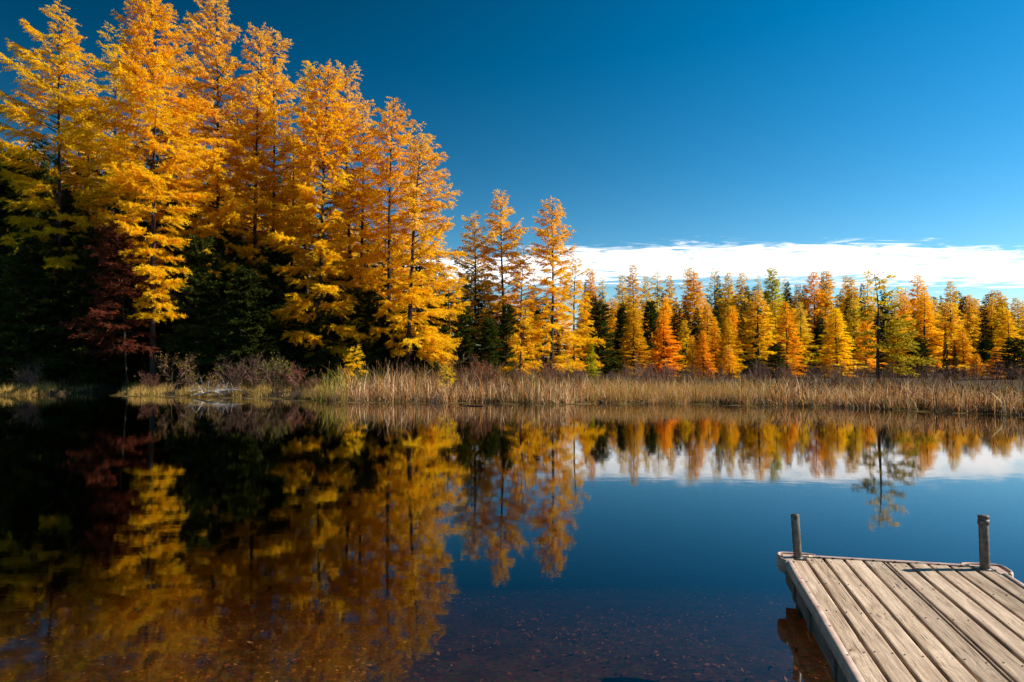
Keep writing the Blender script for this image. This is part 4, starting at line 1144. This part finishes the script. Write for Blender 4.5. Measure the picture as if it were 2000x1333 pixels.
# screws
mb = MB()
for yj in (-.10, -.62, -1.15, -1.72, -2.3, -2.9, -3.5):
    for i in range(0, len(edges), 2):
        a, b_ = edges[i], edges[i + 1]
        if b_ - a < .05: continue
        for t in (.2, .8):
            cx, cyy = a + (b_ - a) * t + prng.uniform(-.008, .008), yj + prng.uniform(-.012, .012)
            mb.tube([(cx, cyy, -.004), (cx, cyy, .0022), (cx, cyy, .0026)], [.0042, .0042, .0002], 8)
sc_ = mb.build('screws', M_NAIL, dock); sc_['kind'] = 'stuff'
sc_.name = 'screw'


def extrude_path(name, prof, path, mat, parent, closed_prof=True, smooth=True, loc=None):
    """prof: (outward, up) points; path: list of (x,y,nx,ny,scale_out)"""
    V, F = [], []
    k = len(prof)
    for (x_, y_, nx_, ny_) in path:
        for (a, b_) in prof:
            V.append((x_ + nx_ * a, y_ + ny_ * a, b_))
    for j in range(len(path) - 1):
        for i in range(k if closed_prof else k - 1):
            i2 = (i + 1) % k
            F.append((j * k + i, j * k + i2, (j + 1) * k + i2, (j + 1) * k + i))
    F.append(tuple(range(k))); F.append(tuple((len(path) - 1) * k + i for i in range(k))[::-1])
    me = bpy.data.meshes.new(name); me.from_pydata(V, [], F); me.update(); me.materials.append(mat)
    if smooth:
        for p_ in me.polygons: p_.use_smooth = len(p_.vertices) == 4
    o = link(name, me, parent, loc)
    return o


# side boards
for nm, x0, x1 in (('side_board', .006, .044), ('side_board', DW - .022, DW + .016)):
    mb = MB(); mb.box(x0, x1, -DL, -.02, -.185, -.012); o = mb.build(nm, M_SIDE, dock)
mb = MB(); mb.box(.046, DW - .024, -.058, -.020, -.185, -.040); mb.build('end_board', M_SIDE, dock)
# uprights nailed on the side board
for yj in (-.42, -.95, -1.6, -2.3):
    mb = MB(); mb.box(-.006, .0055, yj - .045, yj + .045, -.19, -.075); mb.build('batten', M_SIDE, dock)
# vinyl strip along the side and the far end: profile goes outward/up
eb = [(-.034, .002), (-.032, .006), (-.008, .0085), (.004, .004), (.010, -.008), (.013, -.05), (.006, -.058), (-.004, -.05), (-.004, -.006), (-.02, -.003), (-.032, -.0005)]
N_ = [(0.0, -DL + .4 * 0, -1, 0)]
yy = np.linspace(-.16, -DL, 22)
wv = [math.sin(v * 4.1) * .0022 + math.sin(v * 9.7) * .0012 for v in yy]
extrude_path('edge_bumper', eb, [(w_, v, -1, 0) for v, w_ in zip(yy, wv)], M_VINYL, dock)
extrude_path('edge_bumper', eb, [(DW + w_, v, 1, 0) for v, w_ in zip(yy, wv)][::-1], M_VINYL, dock)
ef = [(-.018, .003), (-.016, .008), (.010, .010), (.020, .004), (.022, -.045), (.010, -.05), (.006, -.006), (-.016, -.001)]
xx = np.linspace(.17, DW - .17, 24)
extrude_path('end_bumper', ef, [(v, math.sin(v * 9) * .002, 0, 1) for v in xx], M_VINYL, dock)
# small clips on the end bumper
mb = MB()
for v in (.24, .335, .46, .60, .74, .88, 1.02, 1.16):
    mb.box(v - .006, v + .006, -.024, -.016, -.002, .0095)
mb.build('clip', M_NAIL, dock)['kind'] = 'stuff'
# nail heads in the edge bumper
mb = MB()
for v in (-.35, -.58, -.86, -1.12, -1.42, -1.8, -2.2, -2.6):
    mb.tube([(.022, v, .0), (.022, v, .0085), (.022, v, .0088)], [.006, .006, .0003], 8)
mb.build('nail', M_NAIL, dock)['kind'] = 'stuff'


def corner_bumper(flip):
    """rounded loop standing off the corner with a flat flange on the deck"""
    s = -1 if flip else 1
    cx = DW if flip else 0
    loop = [(.215, .012), (.185, .030), (.150, .040), (.09, .042), (.02, .040), (-.015, .036), (-.036, .018), (-.041, -.010), (-.040, -.07), (-.038, -.125), (-.026, -.155), (-.006, -.180)]
    pts = np.array(loop)
    # smooth
    for _ in range(2):
        q = [pts[0]]
        for a, b_ in zip(pts[:-1], pts[1:]):
            q += [a * .75 + b_ * .25, a * .25 + b_ * .75]
        q.append(pts[-1]); pts = np.array(q)
    t = np.gradient(pts, axis=0); t /= np.linalg.norm(t, axis=1)[:, None]
    nrm_ = np.stack([t[:, 1], -t[:, 0]], 1)
    ctr = np.array([.10, -.08])
    flipn = np.sign(((pts - ctr) * nrm_).sum(1))[:, None]; nrm_ = nrm_ * flipn
    prof = [(-.010, .004), (-.008, .012), (0, .017), (.008, .014), (.012, .004), (.013, -.075), (.006, -.085), (-.006, -.08), (-.009, -.03)]
    path = [(cx + s * p[0], p[1], s * q[0], q[1]) for p, q in zip(pts, nrm_)]
    o = extrude_path('corner_bumper', prof, path, M_VINYL, dock)
    # flange: thin L plate that follows the deck edge
    mb = MB()
    def bx(x0, x1, y0, y1, z0, z1):
        xa, xb = sorted((cx + s * x0, cx + s * x1)); mb.box(xa, xb, y0, y1, z0, z1)
    bx(-.012, .048, -.17, .016, -.010, .0065)
    bx(.049, .20, -.010, .018, -.010, .0065)
    mb.build('flange', M_VINYL, o)
    mb = MB()
    def bx2(x0, x1, y0, y1, z0, z1):
        xa, xb = sorted((cx + s * x0, cx + s * x1)); mb.box(xa, xb, y0, y1, z0, z1)
    bx2(-.030, -.013, -.15, .014, -.072, -.045)
    mb.build('web', M_VINYL, o)
    return o


corner_bumper(False); corner_bumper(True)


def pipe_post(x_, y_, H, r, lean, collar, label):
    lx = lean * H
    mb = MB(); depth = .42
    def at(z): return (x_ + lean * z, y_, z)
    kk = 20
    # outside, rim, inside
    mb.tube([at(-depth), at(-.3), at(0), at(H * .5), at(H - .002), at(H), at(H), at(H - .004), at(H - .10)],
            [r, r, r, r, r, r - .0012, r - .005, r - .0062, r - .0062], kk)
    o = mb.build('post', M_STEEL, dock, smooth=True)
    o['label'] = label
    mb = MB()
    mb.tube([at(-.05), at(.004), at(.010), at(.0105)], [r + .007, r + .007, r + .004, r + .0005], kk)
    mb.build('socket', M_STEEL, o, smooth=True)
    mb = MB()
    mb.box(x_ - r - .02, x_ + r + .026, y_ - r - .016, y_ + r + .02, .0015, .0055)
    mb.build('base_plate', M_STEEL, o)
    mb = MB()
    for sx in (-1, 1):
        mb.tube([(x_ + sx * (r + .016), y_ - r - .006, .005), (x_ + sx * (r + .016), y_ - r - .006, .012), (x_ + sx * (r + .016), y_ - r - .006, .0125)], [.006, .006, .0005], 6)
    mb.build('bolt', M_STEEL, o)['kind'] = 'stuff'
    if collar:
        mb = MB(); mb.tube([at(H - .062), at(H - .060), at(H - .030), at(H - .028)], [r + .0005, r + .0045, r + .0045, r + .0005], kk)
        mb.tube([at(H - .018), at(H - .016), at(H - .001), at(H + .001), at(H + .001)], [r + .0005, r + .004, r + .004, r + .002, r - .004], kk)
        mb.build('collar', M_STEEL, o, smooth=True)
    else:
        # drilled hole near the rim
        mb = MB(); c_ = at(H - .03)
        mb.tube([(c_[0] - .002, c_[1] - r - .0008, c_[2]), (c_[0] - .002, c_[1] - r + .004, c_[2])], [.0065, .0065], 10)
        mb.build('bolt_hole', M_NAIL, o)
    return o


pipe_post(.086, -.060, .315, .029, -.05, False, 'slimmer plain steel pipe post leaning slightly to the left at the near left corner')
pipe_post(1.290, -.062, .368, .031, -.012, True, 'thicker upright steel pipe post with a collar round its top')
# frame below the deck
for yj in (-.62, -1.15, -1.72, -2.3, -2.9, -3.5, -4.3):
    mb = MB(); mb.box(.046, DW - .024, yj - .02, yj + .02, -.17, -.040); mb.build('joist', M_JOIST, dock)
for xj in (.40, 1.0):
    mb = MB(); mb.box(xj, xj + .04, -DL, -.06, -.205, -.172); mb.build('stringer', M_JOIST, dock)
print('objects', len(bpy.data.objects), 'tris', sum(len(m_.loops) - 2 * len(m_.polygons) for m_ in bpy.data.meshes))
